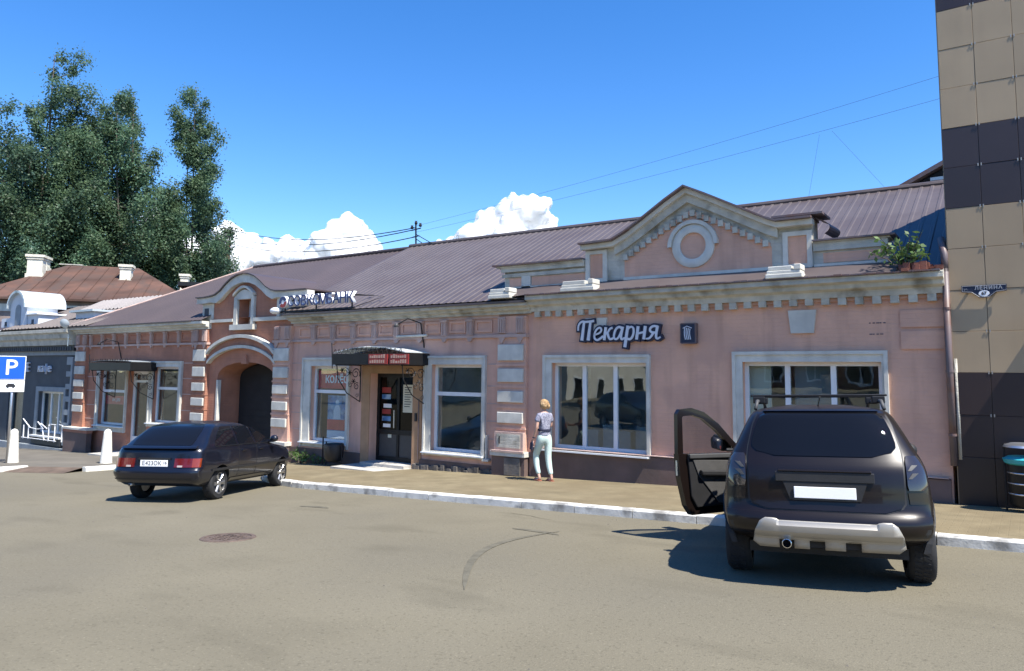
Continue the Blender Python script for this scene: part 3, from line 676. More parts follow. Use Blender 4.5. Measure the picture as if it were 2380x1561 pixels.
b = MB(); b.prism([(1.16, 4.2), (5.9, 4.2)] + [(min(5.9, max(1.16, x)), z) for x, z in ped[::-1]], PY, PY + .35); b.build('pediment', M_['old_trim'], SHOP)
MB().prism([(2.1, 4.43), (5.15, 4.43)] + fld[::-1], PY - .008, PY).build('pediment_field', M_['pink_b'], SHOP)
# raking cornice
MB().band([(x, z - .12) for x, z in ped], [(x, z - .02) for x, z in ped], PY - .18, PY).build('raking_cornice', M_['white_trim'], SHOP)
MB().band([(x, z - .3) for x, z in ped[1:-1]], [(x, z - .12) for x, z in ped[1:-1]], PY - .09, PY).build('raking_cornice', M_['old_trim'], SHOP)
MB().band([(x, z - .018) for x, z in ped], [(x, z + .02) for x, z in ped], PY - .3, PY + .4).build('pediment_flashing', M_['flashing'], SHOP)
for seg in (fld[:4], fld[3:]):
    L = [(x, z) for x, z in seg]; n = 11
    for i in range(n):
        x = lerp(L[0][0], L[-1][0], (i + .3) / n); z = tab(L, x)
        MB().box(x - .05, x + .05, PY - .07, PY - .008, z - .05, z + .07).build('dentil', M_['old_trim'], SHOP)
for i in range(22):
    x = lerp(2.15, 5.1, i / 21); z = tab(fld, x); MB().box(x - .03, x + .03, PY - .05, PY - .009, z - .03, z + .05).build('dentil', M_['pink_b'], SHOP)
MB().box(2.1, 5.15, PY - .06, PY, 4.33, 4.43).build('pediment_ledge', M_['white_trim'], SHOP)
b = MB(); c = (3.62, 0, 4.97); b.lathe([(.27, PY - .008), (.27, PY - .06), (.31, PY - .07), (.4, PY - .07), (.44, PY - .05), (.44, PY - .008)], (3.62, 0, 4.97), 28, 'y'); b.build('roundel', M_['white_trim'], SHOP, smooth=40)
b = MB(); b.lathe([(.445, PY - .008), (.445, PY - .1), (.52, PY - .1), (.52, PY - .008)], (3.62, 0, 4.97), 16, 'y', pi, 0); b.build('roundel_hood', M_['white_trim'], SHOP, smooth=40)
for x0, x1, p0, p1 in ((1.18, 1.7, 1.28, 1.6), (5.36, 5.88, 5.45, 5.79)):
    MB().box(p0, p1, PY - .01, PY, 4.45, 4.98).build('parapet_panel', M_['pink_b'], SHOP)
    b = MB(); b.box(x0, p0, PY - .05, PY, 4.36, 5.06); b.box(p1, x1, PY - .05, PY, 4.36, 5.06); b.box(p0, p1, PY - .05, PY, 4.98, 5.06); b.box(p0, p1, PY - .05, PY, 4.36, 4.45); b.build('parapet_pilaster', M_['white_trim'], SHOP)
# little gable roof running back from the pediment
b = MB()
for (xa, za), (xb, zb) in zip(ped[1:-1], ped[2:-1]):
    b.quad((xa, PY + .38, za + .015), (xb, PY + .38, zb + .015), (xb, 4.3, zb + .015), (xa, 4.3, za + .015))
b.build('gable_roof', M_['roof_new'], SHOP)
b = MB(); b.box(5.2, 6.1, PY - .2, PY + .5, 5.32, 5.36); b.build('parapet_cap', M_['flashing'], SHOP)
b = MB()
for i in range(8):
    t = i / 8; 
    b.quad((5.9 + .28*sin(t*2.4), PY + .0, 5.32 - .34*t), (5.9 + .28*sin((t+.125)*2.4), PY + .0, 5.32 - .34*(t+.125)), (5.95 + .3*sin((t+.125)*2.4), PY + .6, 5.3 - .34*(t+.125)), (5.95 + .3*sin(t*2.4), PY + .6, 5.3 - .34*t))
b.build('bent_sheet', M_['flashing'], SHOP)
# stucco remains in front of the parapet pilasters
def remain(x0, x1, z0, seed):
    r = random.Random(seed); b = MB()
    b.box(x0, x1, -.44, -.1, z0 - .08, z0); b.box(x0 + .02, x1 - .03, -.42, -.1, z0, z0 + .06); b.box(x0 + .04, x0 + (x1 - x0)*.72, -.41, -.1, z0 + .06, z0 + .14); b.box(x1 - .14, x1 - .02, -.43, -.12, z0 + .06, z0 + .16)
    b.build('stucco_block', M_['white_trim'], SHOP, bevel=.012)
remain(-.95, -.35, 4.14, 1); remain(.95, 1.75, 4.2, 2); remain(5.22, 5.85, 4.2, 3)
# keystones over the bakery windows
for x0, x1 in ((1.35, 1.85), (5.5, 5.98)):
    MB().prism([(x0, 3.57), (x1, 3.57), (x1 - .05, 3.16), (x0 + .04, 3.16)], -.05, 0).build('keystone', M_['white_trim'], SHOP)
MB().box(7.3, 7.96, -.03, 0, 3.22, 3.5).build('corner_block', M_['pink_b'], SHOP); MB().box(7.3, 7.96, -.03, 0, 2.86, 3.16).build('corner_block', M_['pink_b'], SHOP)
MB().tube([(-4.05, -.09, 3.29), (-3.05, -.09, 3.3)], .03, 8).build('conduit', M_['white_trim'], SHOP); MB().tube([(-3.3, -.045, .25), (-3.3, -.045, 1.75)], .012, 6).build('conduit', M_['flashing'], SHOP); MB().box(-3.42, -3.36, -.06, -.03, 1.2, 1.4).build('doorbell', M_['black_plastic'], SHOP)
for k in range(9): MB().box(6.82 + .055*(k % 5), 6.845 + .055*(k % 5) + .012*(k % 3), -.006, 0, 3.3 - .19*(k // 5), 3.318 - .19*(k // 5)).build('anchor_stub', M_['flashing'], SHOP)
# meter cupboard on the pilaster
b = MB(); b.box(-.9, -.13, -.19, -.1, .7, 1.1); b.box(-.95, -.08, -.26, -.1, .66, .7)
mb = b.build('meter_cupboard', M_['pink_trim'], SHOP); MB().box(-.83, -.2, -.2, -.19, .75, 1.06).build('cupboard_door', M_['old_trim'], mb); MB().box(-.76, -.74, -.215, -.2, .84, 1.0).build('handle', M_['black_metal'], mb)
MB().box(-.6, -.18, -.23, -.2, zf(-.4) + .02, .54).build('stone_panel', M_['stone_base'], SHOP)
# ---------------------------------------------------------------- tower clad in panels at the right
TW = thing('panel_clad_building', 'tall building clad in square beige and dark brown panels beside the pink bakery', 'building')
TX, TY = 8.03, -.1
zs_ = [.2, 1.17, 1.82, 2.48, 3.13, 3.79, 4.46, 5.12, 5.79, 6.45, 7.12, 7.79, 8.46, 9.12, 9.79, 10.45, 11.1]
def tone(z): return 'panel_dark' if z < 1.1 else 'panel_brown' if z < 2.4 or 5.0 < z < 6.4 or 8.4 < z < 9.7 else 'panel_beige'
xs_ = [TX] + [8.53 + .525 * i for i in range(12)]
MB().box(TX + .02, xs_[-1] - .02, TY + .045, .6, -.5, 11.05).build('wall', M_['gap'], TW)
MB().prismx([(.6, -.5), (9, -.5), (9, 3.2), (.6, 7.6)], TX + .02, xs_[-1] - .02).build('rear_wing', M_['panel_brown'], TW)
pm = {}
for z0, z1 in zip(zs_, zs_[1:]):
    for x0, x1 in zip(xs_, xs_[1:]):
        w, h = round(x1 - x0, 3), round(z1 - z0, 3); k = (w, h, tone(z0))
        if k not in pm:
            g = .0028; pm[k] = MB().box(g, w - g, 0, .03, g, h - g).mesh('cladding_panel', M_[k[2]])
        o = link('cladding_panel', pm[k], TW, bevel=.003, loc=(x0, TY + RND.uniform(-.003, .003), z0), rot=(RND.uniform(-.003, .003), 0, RND.uniform(-.004, .004)))
cm_ = MB().box(-.008, .008, -.006, 0, -.022, .022).mesh('panel_clip', M_['silver_plastic'])
for z in zs_[2:]:
    for x in xs_[1:5]:
        for e in (-.022, .022): link('panel_clip', cm_, TW, loc=(x + e, TY - .004, z))
b = MB()
for i in range(14): b.box(TX - .012, TX + .0, TY + .03, .6, .3 + i*.78, .3 + (i + 1)*.78 - .01)
b.build('side_panel', M_['panel_beige'], TW)
MB().box(TX - .02, xs_[-1] + .05, TY - .06, .65, 11.1, 11.2).build('parapet_cap', M_['panel_brown'], TW)
# entrance canopy further along, whose shadow falls across the panels
cn = MB(); cn.prismx([(TY, 3.5), (TY - .42, 3.38), (TY - .42, 3.3), (TY, 3.36)], 9.32, 12.4); cn.build('canopy', M_['panel_brown'], TW)
# street name plate on the tower
S = thing('street_sign', 'black pointed street name plate reading ЛЕНИНА with a white number oval on beige panels', 'street sign', (8.5, TY, 3.7))
MB().prism([(-.3, .15), (.3, .15), (.3, .045), (.16, .03), (.06, -.05), (-.06, -.05), (-.16, .03), (-.3, .045)], -.06, -.04).build('plate', M_['sign_navy'], S)
b = MB(); b.tube([(-.29, -.062, .14), (.29, -.062, .14), (.29, -.062, .055), (.16, -.062, .04), (.06, -.062, -.04), (-.06, -.062, -.04), (-.16, -.062, .04), (-.29, -.062, .055), (-.29, -.062, .14)], .003, 4); b.build('border', M_['plate_letter'], S)
lettering('lettering', 'ЛЕНИНА', .075, M_['plate_letter'], S, (.06, -.064, .1), extrude=.002, offset=.002, spacing=1.25)
lettering('lettering', 'ул.', .045, M_['plate_letter'], S, (-.24, -.064, .09), extrude=.002)
MB().lathe([(.0, -.063), (.048, -.063), (.05, -.06)], (0, 0, .015), 20, 'y').build('number_oval', M_['sign_white'], S, loc=(0, 0, 0)).scale = (1.45, 1, 1)
lettering('number', '67', .07, M_['plate_ink'], S, (0, -.066, .015), extrude=.002, offset=.002)
b = MB(); b.box(-.2, -.17, -.04, 0, .08, .11); b.box(.17, .2, -.04, 0, .08, .11); b.build('bracket', M_['steel'], S)
# downpipe in the corner
D = thing('downpipe', 'brown metal rainwater downpipe in the corner between bakery and panelled building', 'downpipe', (7.985, -.1, .4))
MB().tube([(0, -.02, .62), (0, -.02, 3.75)], .05, 10).build('pipe', M_['flashing'], D, smooth=True)
MB().tube([(-.06, .28, 4.28), (-.03, .1, 4.14), (0, -.02, 3.98), (0, -.02, 3.7)], [.055, .055, .055, .05], 10).build('elbow', M_['flashing'], D, smooth=True)
for z in (1.1, 2.1, 3.1): MB().lathe([(.052, -.02), (.058, -.02), (.058, .02), (.052, .02)], (0, -.02, z), 12).build('clamp', M_['flashing'], D)
MB().tube([(.09, .02, .72), (.085, .02, 2.3)], .03, 8).build('pipe', M_['old_trim'], D, smooth=True)
# dark gabled roof behind
G = thing('dark_roofed_house', 'house with a dark gable roof rising behind the brown roof beside the panelled building', 'building', (0, 0, 0))
b = MB(); b.prism([(5.2, 8.25), (12.5, 11.9), (12.5, 11.75), (5.2, 8.1)], 12.6, 22); b.build('roof', M_['flashing'], G)
MB().prism([(5.9, 0), (12.5, 0), (12.5, 11.7), (5.9, 8.4)], 12.9, 21.6).build('wall', M_['wood_dark'], G)
MB().box(6.75, 7.15, 12.7, 12.86, 8.62, 8.72).build('window', M_['light_metal'], G)

# ---------------------------------------------------------------- grey cafe at the left
K = thing('cafe_building', 'low dark grey cafe building with white trim and little white roof gables', 'building')
kw = [(-23.62, -21.5, -.12, 1.5), (-29.4, -27.6, -.4, 1.6)]; kd = (-26.4, -25.0, -.95, 1.5)
MB().holes(-32, -20.66, -1.3, 3.1, [(a, c, e, g) for a, c, e, g in kw] + [kd], .05, .35).build('wall', M_['dark_wall'], K)
MB().box(-32, -20.7, .4, 4.5, -1.3, 3.1).build('interior_wall', M_['interior_dark'], K)
for (a, c, e, g) in kw:
    f = MB(); y = .18
    f.box(a, a + .08, y, y + .06, e, g); f.box(c - .08, c, y, y + .06, e, g); f.box(a + .08, c - .08, y, y + .06, e, e + .08); f.box(a + .08, c - .08, y, y + .06, g - .08, g)
    xm = [a + .08, lerp(a, c, .36) - .03, lerp(a, c, .36) + .03, lerp(a, c, .66) - .03, lerp(a, c, .66) + .03, c - .08]
    for i in (1, 3): f.box(xm[i], xm[i+1], y, y + .06, e + .08, g - .08)
    f = f.build('window', M_['pvc'], K)
    for i in (0, 2, 4): MB().box(xm[i], xm[i+1], y + .03, y + .036, e + .08, g - .08).build('pane', M_['glass'], f)
    q = MB(); q.box(a - .2, a, -.0, .06, e - .1, g + .18); q.box(c, c + .14, -.0, .06, e - .1, g + .18); q.box(a, c, -.0, .06, g, g + .18); q.build('casing', M_['grey_trim'], f)
    MB().box(a - .25, c + .1, -.12, .05, e - .16, e - .1).build('sill', M_['pvc'], f)
d = MB(); a, c, e, g = kd; d.box(a, a + .1, .18, .25, e, g); d.box(c - .1, c, .18, .25, e, g); d.box(a + .1, c - .1, .18, .25, g - .1, g); d.box(a + .1, c - .1, .18, .25, e, e + .1); d = d.build('door', M_['grey_trim'], K)
MB().box(a + .1, c - .1, .21, .216, e + .1, g - .1).build('pane', M_['glass'], d)
MB().box(-32, -20.68, -.02, .05, 2.92, 3.08).build('band', M_['grey_trim'], K)
MB().box(-32, -20.66, -.12, .05, 3.08, 3.3).build('dentil_band', M_['dark_trim'], K)
for i in range(46): MB().box(-29.7 + i*.195, -29.6 + i*.195, -.15, -.12, 3.1, 3.24).build('dentil', M_['dark_wall'], K)
MB().prismx([(.05, 3.3), (-.2, 3.3), (-.22, 3.5), (-.32, 3.56), (-.34, 3.72), (-.42, 3.78), (-.42, 3.9), (.05, 4.0)], -32, -20.64).build('cornice', M_['old_trim'], K)
for z0, z1 in ((2.55, 2.85), (2.1, 2.3), (1.62, 1.82), (1.15, 1.35), (.65, .85), (.1, .35), (-.5, -.2)): MB().box(-21.3, -20.95, -.04, .05, z0, z1).build('quoin_block', M_['grey_trim'], K)
MB().box(-20.95, -20.82, -.05, .05, -.6, 2.85).build('corner_strip', M_['grey_trim'], K)
MB().box(-32, -20.8, -.12, .05, -1.3, -.62).build('plinth', M_['grey_trim'], K)
b = MB(); b.box(-23.75, -21.4, -.08, .05, -.55, -.28); b.build('plinth', M_['dark_trim'], K)
rib_roof(-26.5, -19.4, -.4, 3.98, 2.6, 5.2, 0, 0, .3, .03).build('roof', M_['roof'], K, fix=False)
rib_roof(-24.5, -18.9, 1.6, 4.8, 2.7, 5.36, 0, .03, .3, .03).build('roof', mat('roof_pale', (.17, .15, .15), .5, .1, 1), K, fix=False)
MB().quad((-32, -.4, 3.98), (-26.5, -.4, 3.98), (-26.5, 3, 5.1), (-32, 3, 5.1)).build('roof', M_['roof'], K)
b = MB(); b.quad((-32, 2.7, 5.2), (-19, 2.7, 5.25), (-19, 6, 3.9), (-32, 6, 3.9)); b.build('roof', M_['roof'], K)
# white gable with an arched top
gb = MB(); cxg, r = -26.15, .78
ar = [(cxg + r*cos(pi*i/14), 4.95 + r*.82*sin(pi*i/14)) for i in range(15)]
gb.prism([(cxg + r, 3.95)] + ar + [(cxg - r, 3.95)], .1, 1.3); gb.box(-27.9, cxg - r, .15, .5, 3.95, 4.55); gb.box(cxg + r, -24.4, .15, 1.1, 3.95, 4.62)
gb = gb.build('attic_gable', M_['white_wall'], K)
MB().band(ar[::-1], [(cxg + (r + .1)*cos(pi*i/14), 4.95 + (r*.82 + .1)*sin(pi*i/14)) for i in range(15)][::-1], -.05, 1.6).build('roof_sheet', M_['light_metal'], gb, smooth=30)
MB().prism([(cxg - .24, 4.0), (cxg + .24, 4.0)] + [(cxg + .24*cos(pi*i/8), 4.85 + .24*sin(pi*i/8)) for i in range(9)], .07, .1).build('recess', M_['grey_trim'], gb)
b = MB(); b.box(-27.5, -27.35, .12, .15, 4.2, 4.4); b.box(-24.95, -24.8, .12, .15, 4.2, 4.42); b.build('opening', M_['dark_wall'], gb)
MB().box(cxg + r, -24.3, .05, 1.2, 4.62, 4.68).build('cap', M_['sign_white'], gb)
b = MB().box(-22.0, -20.55, .5, 1.6, 4.0, 4.62).build('attic_box', M_['white_wall'], K); MB().box(-22.25, -20.4, .35, 1.7, 4.62, 4.7).build('cap', M_['light_metal'], b)
# railing in front of the cafe window
rl = thing('cafe_railing', 'white bent metal railing with zigzag bars in front of the cafe window', 'railing', (-22.35, -.4, zf(-22.6) + .42)); rl.scale = (1.05, 1, .66)
def rail(*p): return MB().tube(p, .022, 6).build('bar', M_['sign_white'], rl)
rail((-1.35, 0, 1.15), (-.75, 0, .68), (-.2, 0, .62), (.35, 0, .7)); rail((-.15, 0, 1.05), (.25, 0, .75), (.42, 0, .02)); rail((.1, 0, .98), (.6, 0, .7), (.9, 0, .98), (1.25, 0, .98))
for x in (-1.25, -.85, .75, 1.2): rail((x, 0, 0), (x, 0, .95 if x > 0 else .8))
rail((-1.4, 0, .06), (1.3, 0, .06)); rail((1.5, 0, 1.0), (1.75, 0, .98), (1.75, 0, .05))
cs = thing('cafe_sign', 'white raised letters UE кафе on the dark grey cafe wall', 'sign', (-23.6, .05, 2.4))
for body, x, s_, z in (('UE', -1.25, .55, .03), ('кафе', .42, .44, .0)):
    lettering('lettering', body, s_, M_['letter_grey'], cs, (x, -.05, z), extrude=.03, sx=1.1)
# satellite dish
sdsh = thing('satellite_dish', 'small grey satellite dish on the eave where cafe and terracotta wall meet', 'satellite dish', (-20.7, -.42, 3.75))
MB().lathe([(0, 0), (.07, .01), (.14, .03), (.19, .06)], (0, 0, 0), 18, 'y').build('dish', M_['light_metal'], sdsh, smooth=True, loc=(0, -.1, .32), rot=(.35, 0, .5))
b = MB(); b.tube([(0, .1, -.5), (0, .1, .1), (0, 0, .3)], .018); b.tube([(0, -.1, .1), (.1, -.4, .25)], .01); b.build('arm', M_['steel'], sdsh)

# ---------------------------------------------------------------- old house with the rusty roof
def cw(X, d, z=0): p = EYE + R0 * X + F0 * d; return Vector((p.x, p.y, z))
A = cw(-29.0, 40.0); Bp = cw(-18.9, 43.0); ang = math.atan2(Bp.y - A.y, Bp.x - A.x)
H = thing('old_house', 'old house with a rusty hipped metal roof and cream chimneys behind the cafe', 'building', (A.x, A.y, 0), ang)
L, Dp, ZE_, ZR = 10.6, 10.8, 6.25, 8.85
b = MB(); o_ = .5
e = [(-o_, -o_, ZE_), (L + o_, -o_, ZE_), (L + o_, Dp + o_, ZE_), (-o_, Dp + o_, ZE_)]; r1, r2 = (2.9, 5.4, ZR), (6.9, 5.4, ZR)
b.quad(e[0], e[1], r2, r1); b.quad(e[1], e[2], r2); b.quad(e[2], e[3], r1, r2); b.quad(e[3], e[0], r1)
b.quad(*[(x, y, z - .12) for x, y, z in e]); 
for i in range(4): p, q = e[i], e[(i+1) % 4]; b.quad(p, q, (q[0], q[1], q[2] - .12), (p[0], p[1], p[2] - .12))
b.build('roof', M_['rust_roof'], H)
for k in range(15):
    u = .2 + k * .72; v = min(1, u / 2.9 if u < 2.9 else (L - u) / (L - 6.9) if u > 6.9 else 1)
    if v > .1: MB().tube([(u, -o_ + .02, ZE_ + .04), (u, lerp(-o_, 5.4, v * .97), lerp(ZE_, ZR, v * .97) + .04)], .025, 4).build('roof_seam', M_['rust_roof'], H)
MB().box(0, L, 0, Dp, -2, ZE_ - .12).build('wall', M_['house_wall'], H)
MB().box(-.05, L + .05, -.06, 0, ZE_ - .75, ZE_ - .35).build('frieze', M_['white_trim'], H)
for i in range(4):
    x = 1.2 + i * 2.5; f = MB().box(x, x + 1.1, -.05, 0, 2.8, 4.7).build('window', M_['pvc'], H); MB().box(x + .1, x + 1, -.06, -.05, 2.9, 4.6).build('pane', M_['dark_glass'], f)
def chim(u, v, z0, z1, w, d=.7):
    b = MB(); b.box(u - w/2, u + w/2, v - d/2, v + d/2, z0 - 1.2, z1 - .15); b.box(u - w/2 - .1, u + w/2 + .1, v - d/2 - .1, v + d/2 + .1, z1 - .15, z1); b.box(u - w/2 - .06, u + w/2 + .06, v - d/2 - .06, v + d/2 + .06, z0 - .2, z0 + .05); b.box(u - w/2 - .05, u + w/2 + .05, v - d/2 - .05, v + d/2 + .05, z1 - .28, z1 - .2)
    return b.build('chimney', M_['cream'], H)
chim(1.75, 3.4, 7.9, 9.1, .8); chim(1.3, 6.3, 8.7, 9.4, .5); chim(6.6, 3.4, 7.75, 8.75, .6); chim(9.3, 8.2, 8.3, 8.9, .5)
MB().box(2.4, 3.7, 5.3, 5.5, ZR, ZR + .06).build('ridge_board', M_['old_trim'], H)
# black shed roof between house and gateway
q = cw(-20.5, 46); sh = thing('black_shed', 'black flat-roofed shed between the rusty roof and the trees', 'shed', (q.x, q.y, 0), ang)
MB().box(0, 4.5, 0, 4, -2, 7.6).build('wall', M_['wood_dark'], sh); MB().box(-.3, 4.8, -.3, 4.3, 7.6, 7.85).build('roof', M_['black_metal'], sh); MB().box(1.9, 2.5, -.4, -.1, 6.9, 7.5).build('panel', M_['old_trim'], sh)
# brick flue beyond
q = cw(-27.5, 71); fl = thing('brick_flue', 'tall slim red brick flue standing between the poplar and the white cloud', 'chimney', (q.x, q.y, -1))
MB().lathe([(.34, 0), (.2, 15.6), (.25, 15.65), (.25, 15.9), (.0, 15.9)], n=10).build('shaft', M_['brick_red'], fl)
# ---------------------------------------------------------------- signs and canopies on the shops
def ribbon(b, pts, ws, y0, y1, grow=0):
    P = [Vector((p[0], p[1])) for p in pts]
    if len(P) > 2:                                   # smooth the polyline
        for _ in range(2):
            Q = [P[0]]; 
            for p, q in zip(P, P[1:]): Q += [p.lerp(q, .25), p.lerp(q, .75)]
            P = Q + [P[-1]]
    n = len(P); L = []; R = []
    for i, p in enumerate(P):
        t = (P[min(i+1, n-1)] - P[max(i-1, 0)]).normalized(); nn = Vector((-t.y, t.x)); w = lerp(ws[0], ws[1], i/(n-1)) / 2 + grow
        e = t * grow * (-1 if i == 0 else 1 if i == n-1 else 0)
        L.append(p + nn*w + e); R.append(p - nn*w + e)
    b.ext([(v.x, y0, v.y) for v in L + R[::-1]], [(v.x, y1, v.y) for v in L + R[::-1]])
LET = {'П': (.60, [([(-.1,.5),(-.12,.8),(.02,.98),(.2,.92),(.55,.97)], (.07,.1)), ([(.12,.93),(.12,0)], (.1,.14)), ([(.4,.93),(.4,0)], (.1,.14))]),
 'е': (.42, [([(.06,.27),(.27,.36),(.33,.5),(.26,.64),(.12,.58),(.04,.36),(.05,.1),(.18,-.01),(.32,.08),(.42,.2)], (.07,.09))]),
 'к': (.42, [([(.07,.64),(.07,0)], (.12,.12)), ([(.07,.28),(.18,.36),(.25,.56),(.36,.6)], (.07,.09)), ([(.17,.36),(.26,.1),(.34,.02),(.44,.1)], (.1,.08))]),
 'а': (.47, [([(.33,.56),(.2,.66),(.06,.5),(.03,.15),(.13,0),(.25,.12),(.33,.45)], (.1,.07)), ([(.36,.64),(.33,.15),(.38,0),(.5,.1)], (.12,.07))]),
 'р': (.45, [([(.1,.68),(.08,-.36)], (.12,.13)), ([(.08,.45),(.2,.64),(.35,.58),(.38,.25),(.28,.0),(.1,.06)], (.07,.1))]),
 'н': (.46, [([(.07,.64),(.07,0)], (.12,.12)), ([(.07,.28),(.36,.36)], (.08,.08)), ([(.36,.64),(.36,0)], (.12,.12))]),
 'я': (.5, [([(.38,.6),(.2,.64),(.08,.5),(.14,.33),(.38,.31)], (.09,.09)), ([(.38,.64),(.36,.15),(.42,0),(.55,.1)], (.12,.06)), ([(.25,.31),(.14,.04),(-.02,.03)], (.1,.06))])}
PS = thing('bakery_sign', 'large script sign Пекарня in pale letters with a navy outline over the bakery window', 'sign', (1.16, 0, 3.1))
x = .06
SX, SZ, SH = .545, .42, .14
for ch in 'Пекарня':
    adv, strokes = LET[ch]
    tr = lambda p: (x + p[0]*SX + p[1]*SH*SZ, p[1]*SZ)
    bk, fr = MB(), MB()
    for i, (pts, ws) in enumerate(strokes):
        q = [tr(p) for p in pts]; w_ = (ws[0]*.5, ws[1]*.5)
        ribbon(bk, q, w_, -.08 - .0015*i, -.0, .038); ribbon(fr, q, w_, -.098 - .0015*i, -.083)
    bb = bk.build('letter_backing', M_['sign_navy'], PS); fr.build('letter', M_['letter_grey'], PS)
    x += adv * SX
MB().box(.12, 1.78, -.06, -.0, .04, .2).build('backing', M_['sign_navy'], PS)
Q = thing('hanging_sign', 'small square dark sign with a grey pastry emblem on the wall right of the script', 'sign', (3.64, 0, 3.2))
MB().box(-.14, .14, -.12, -.02, -.18, .18).build('panel', M_['sign_navy'], Q)
b = MB(); [b.box(*v) for v in ((-.16, -.14, -.13, -.0, -.19, .19), (.14, .16, -.13, 0, -.19, .19), (-.14, .14, -.13, 0, .18, .2), (-.14, .14, -.13, 0, -.2, -.18))]; b.build('frame', M_['flashing'], Q)
b = MB()
for k in range(4):
    ribbon(b, [(-.06 + .035*k, .12 - .01*k), (-.075 + .035*k, 0), (-.05 + .035*k, -.12)], (.016, .016), -.126, -.12)
b.tube([(-.1, -.123, .1), (-.02, -.123, .14), (.08, -.123, .1)], .008); b.build('emblem', M_['letter_grey'], Q)
BK = thing('bank_sign', 'rooftop sign СОВКОМБАНК in navy letters with white sides standing on the eave', 'sign', (-6.9, -.3, 4.0))
b = MB(); b.tube([(-1.8, 0, .06), (1.55, 0, .06)], .03, 6); b.tube([(-1.8, .25, .1), (1.55, .25, .1)], .02, 6); b.tube([(-1.2, .02, .36), (1.5, .02, .36)], .014, 5)
for x in (-1.3, 0, 1.4): b.tube([(x, .03, .02), (x, .03, .46)], .022, 6); b.tube([(x, .03, .4), (x + .05, .75, .46)], .016, 5)
b.tube([(1.5, .02, .42), (2.2, .4, .36), (1.55, .02, .1)], .012, 5); b.build('frame', M_['iron'], BK)
for i, ch in enumerate('СОВКОМБАНК'):
    xx = -.93 + i * .262
    me = text_mesh(ch, .4, extrude=.055, offset=.006); me.materials.clear(); me.materials.append(M_['sign_white'])
    o = link('letter', me, BK, loc=(xx, -.02, .32), rot=(pi/2, 0, 0))
    me2 = text_mesh(ch, .4, extrude=.004, offset=.003); me2.materials.clear(); me2.materials.append(M_['letter_indigo']); link('letter_face', me2, o, loc=(0, 0, .061))
e = MB().lathe([(.0, -.06), (.17, -.06), (.17, .06), (0, .06)], n=22, axis='y').build('emblem', M_['sign_white'], BK, loc=(-1.28, -.02, .33))
b = MB(); b.lathe([(.06, -.066), (.16, -.066), (.16, -.061), (.06, -.061)], n=14, axis='y', arc=pi, a0=.4); b.build('emblem_arc', M_['letter_indigo'], e)
b = MB(); b.lathe([(.06, -.066), (.16, -.066), (.16, -.061), (.06, -.061)], n=14, axis='y', arc=2.6, a0=3.8); b.build('emblem_arc', M_['sign_red'], e)
MB().ball((-1.62, -.05, .1), (.2, .14, .1)).build('lamp', M_['sign_white'], BK, smooth=True)

def scroll(b, c, r, turns, a0, fn, rad=.011, sgn=1):
    n = int(14 * turns); b.tube([fn(c[0] + r*(1 - .75*i/n)*cos(a0 + sgn*2*pi*turns*i/n), c[1] + r*(1 - .75*i/n)*sin(a0 + sgn*2*pi*turns*i/n)) for i in range(n + 1)], rad, 4)
def canopy(name, label, x0, x1, z0, z1, depth, sheet, rise=.2):
    T = thing(name, label, 'canopy', (0, 0, 0)); y = -depth
    b = MB(); b.box(x0, x1, y - .02, y, z0, z1); b.box(x0, x0 + .02, y, -.005, z0, z1); b.box(x1 - .02, x1, y, -.005, z0, z1); b.box(x0 + .02, x1 - .02, y, -.02, z0 + .02, z0 + .03)
    b.build('fascia', M_['black_metal'], T)
    n = 14; pf = [(x0 + (x1 - x0)*i/n, z1 + .02 + rise*sin(pi*i/n)) for i in range(n + 1)]
    MB().band(pf, [(a, c + .02) for a, c in pf], y + .01, -.005).build('roof_sheet', sheet, T, smooth=30)
    f = MB()                                          # fretwork along the top edge
    k = int((x1 - x0) / .16)
    for i in range(k):
        xx = x0 + .08 + i * .16; h = .04 + .5*rise*sin(pi*(i + .5)/k)
        scroll(f, (xx, z1 + .05 + h*.3), .055, 1.1, pi/2, lambda a, c: (a, y - .012, c), .006, 1 if i % 2 else -1); f.tube([(xx - .08, y - .012, z1), (xx, y - .012, z1 + h + .06), (xx + .08, y - .012, z1)], .006, 4)
    f.tube([(x0 - .05, y - .012, z1 + .28), (x0 - .03, y - .012, z1 + .1), (x0, y - .012, z0 - .1)], .014, 5)
    f.build('fretwork', M_['iron'], T)
    for xx in (x0 + .1, x1 - .1):
        g = MB(); fn = lambda a, c: (xx, a, c)
        g.tube([fn(-.03, z0), fn(-.03, z0 - .95)], .016, 5); g.tube([fn(-depth + .04, z0), fn(-depth + .1, z0 - .35), fn(-depth*.55, z0 - .72), fn(-.03, z0 - .95)], .014, 5); g.tube([fn(-depth, z0 - .01), fn(0, z0 - .01)], .014, 5)
        scroll(g, (-.2, z0 - .22), .15, 1.5, -.5, fn); scroll(g, (-depth*.6, z0 - .2), .14, 1.5, 3, fn, .008, -1); scroll(g, (-.16, z0 - .55), .1, 1.4, 1, fn); scroll(g, (-.14, z0 - .78), .06, 1.3, 1, fn, .007, -1)
        scroll(g, (-depth*.42, z0 - .5), .08, 1.3, 2, fn, .009)
        for q, w in ((-.45, -.2), (-.75, -.14), (-.3, -.42)):
            for t in range(6): g.tube([fn(q*depth, z0 + w), fn(q*depth + .07*cos(t*pi/3), z0 + w + .07*sin(t*pi/3))], .012, 4)
        g.build('bracket', M_['iron'], T)
    return T
poly = mat('canopy_sheet', (.66, .7, .7), .4, .06, 3, trans=.3)
t = canopy('door_canopy', 'black canopy with arched pale sheet, fretwork and red printed panels over the dark door', -5.46, -3.02, 2.57, 2.84, .9, poly, .14)
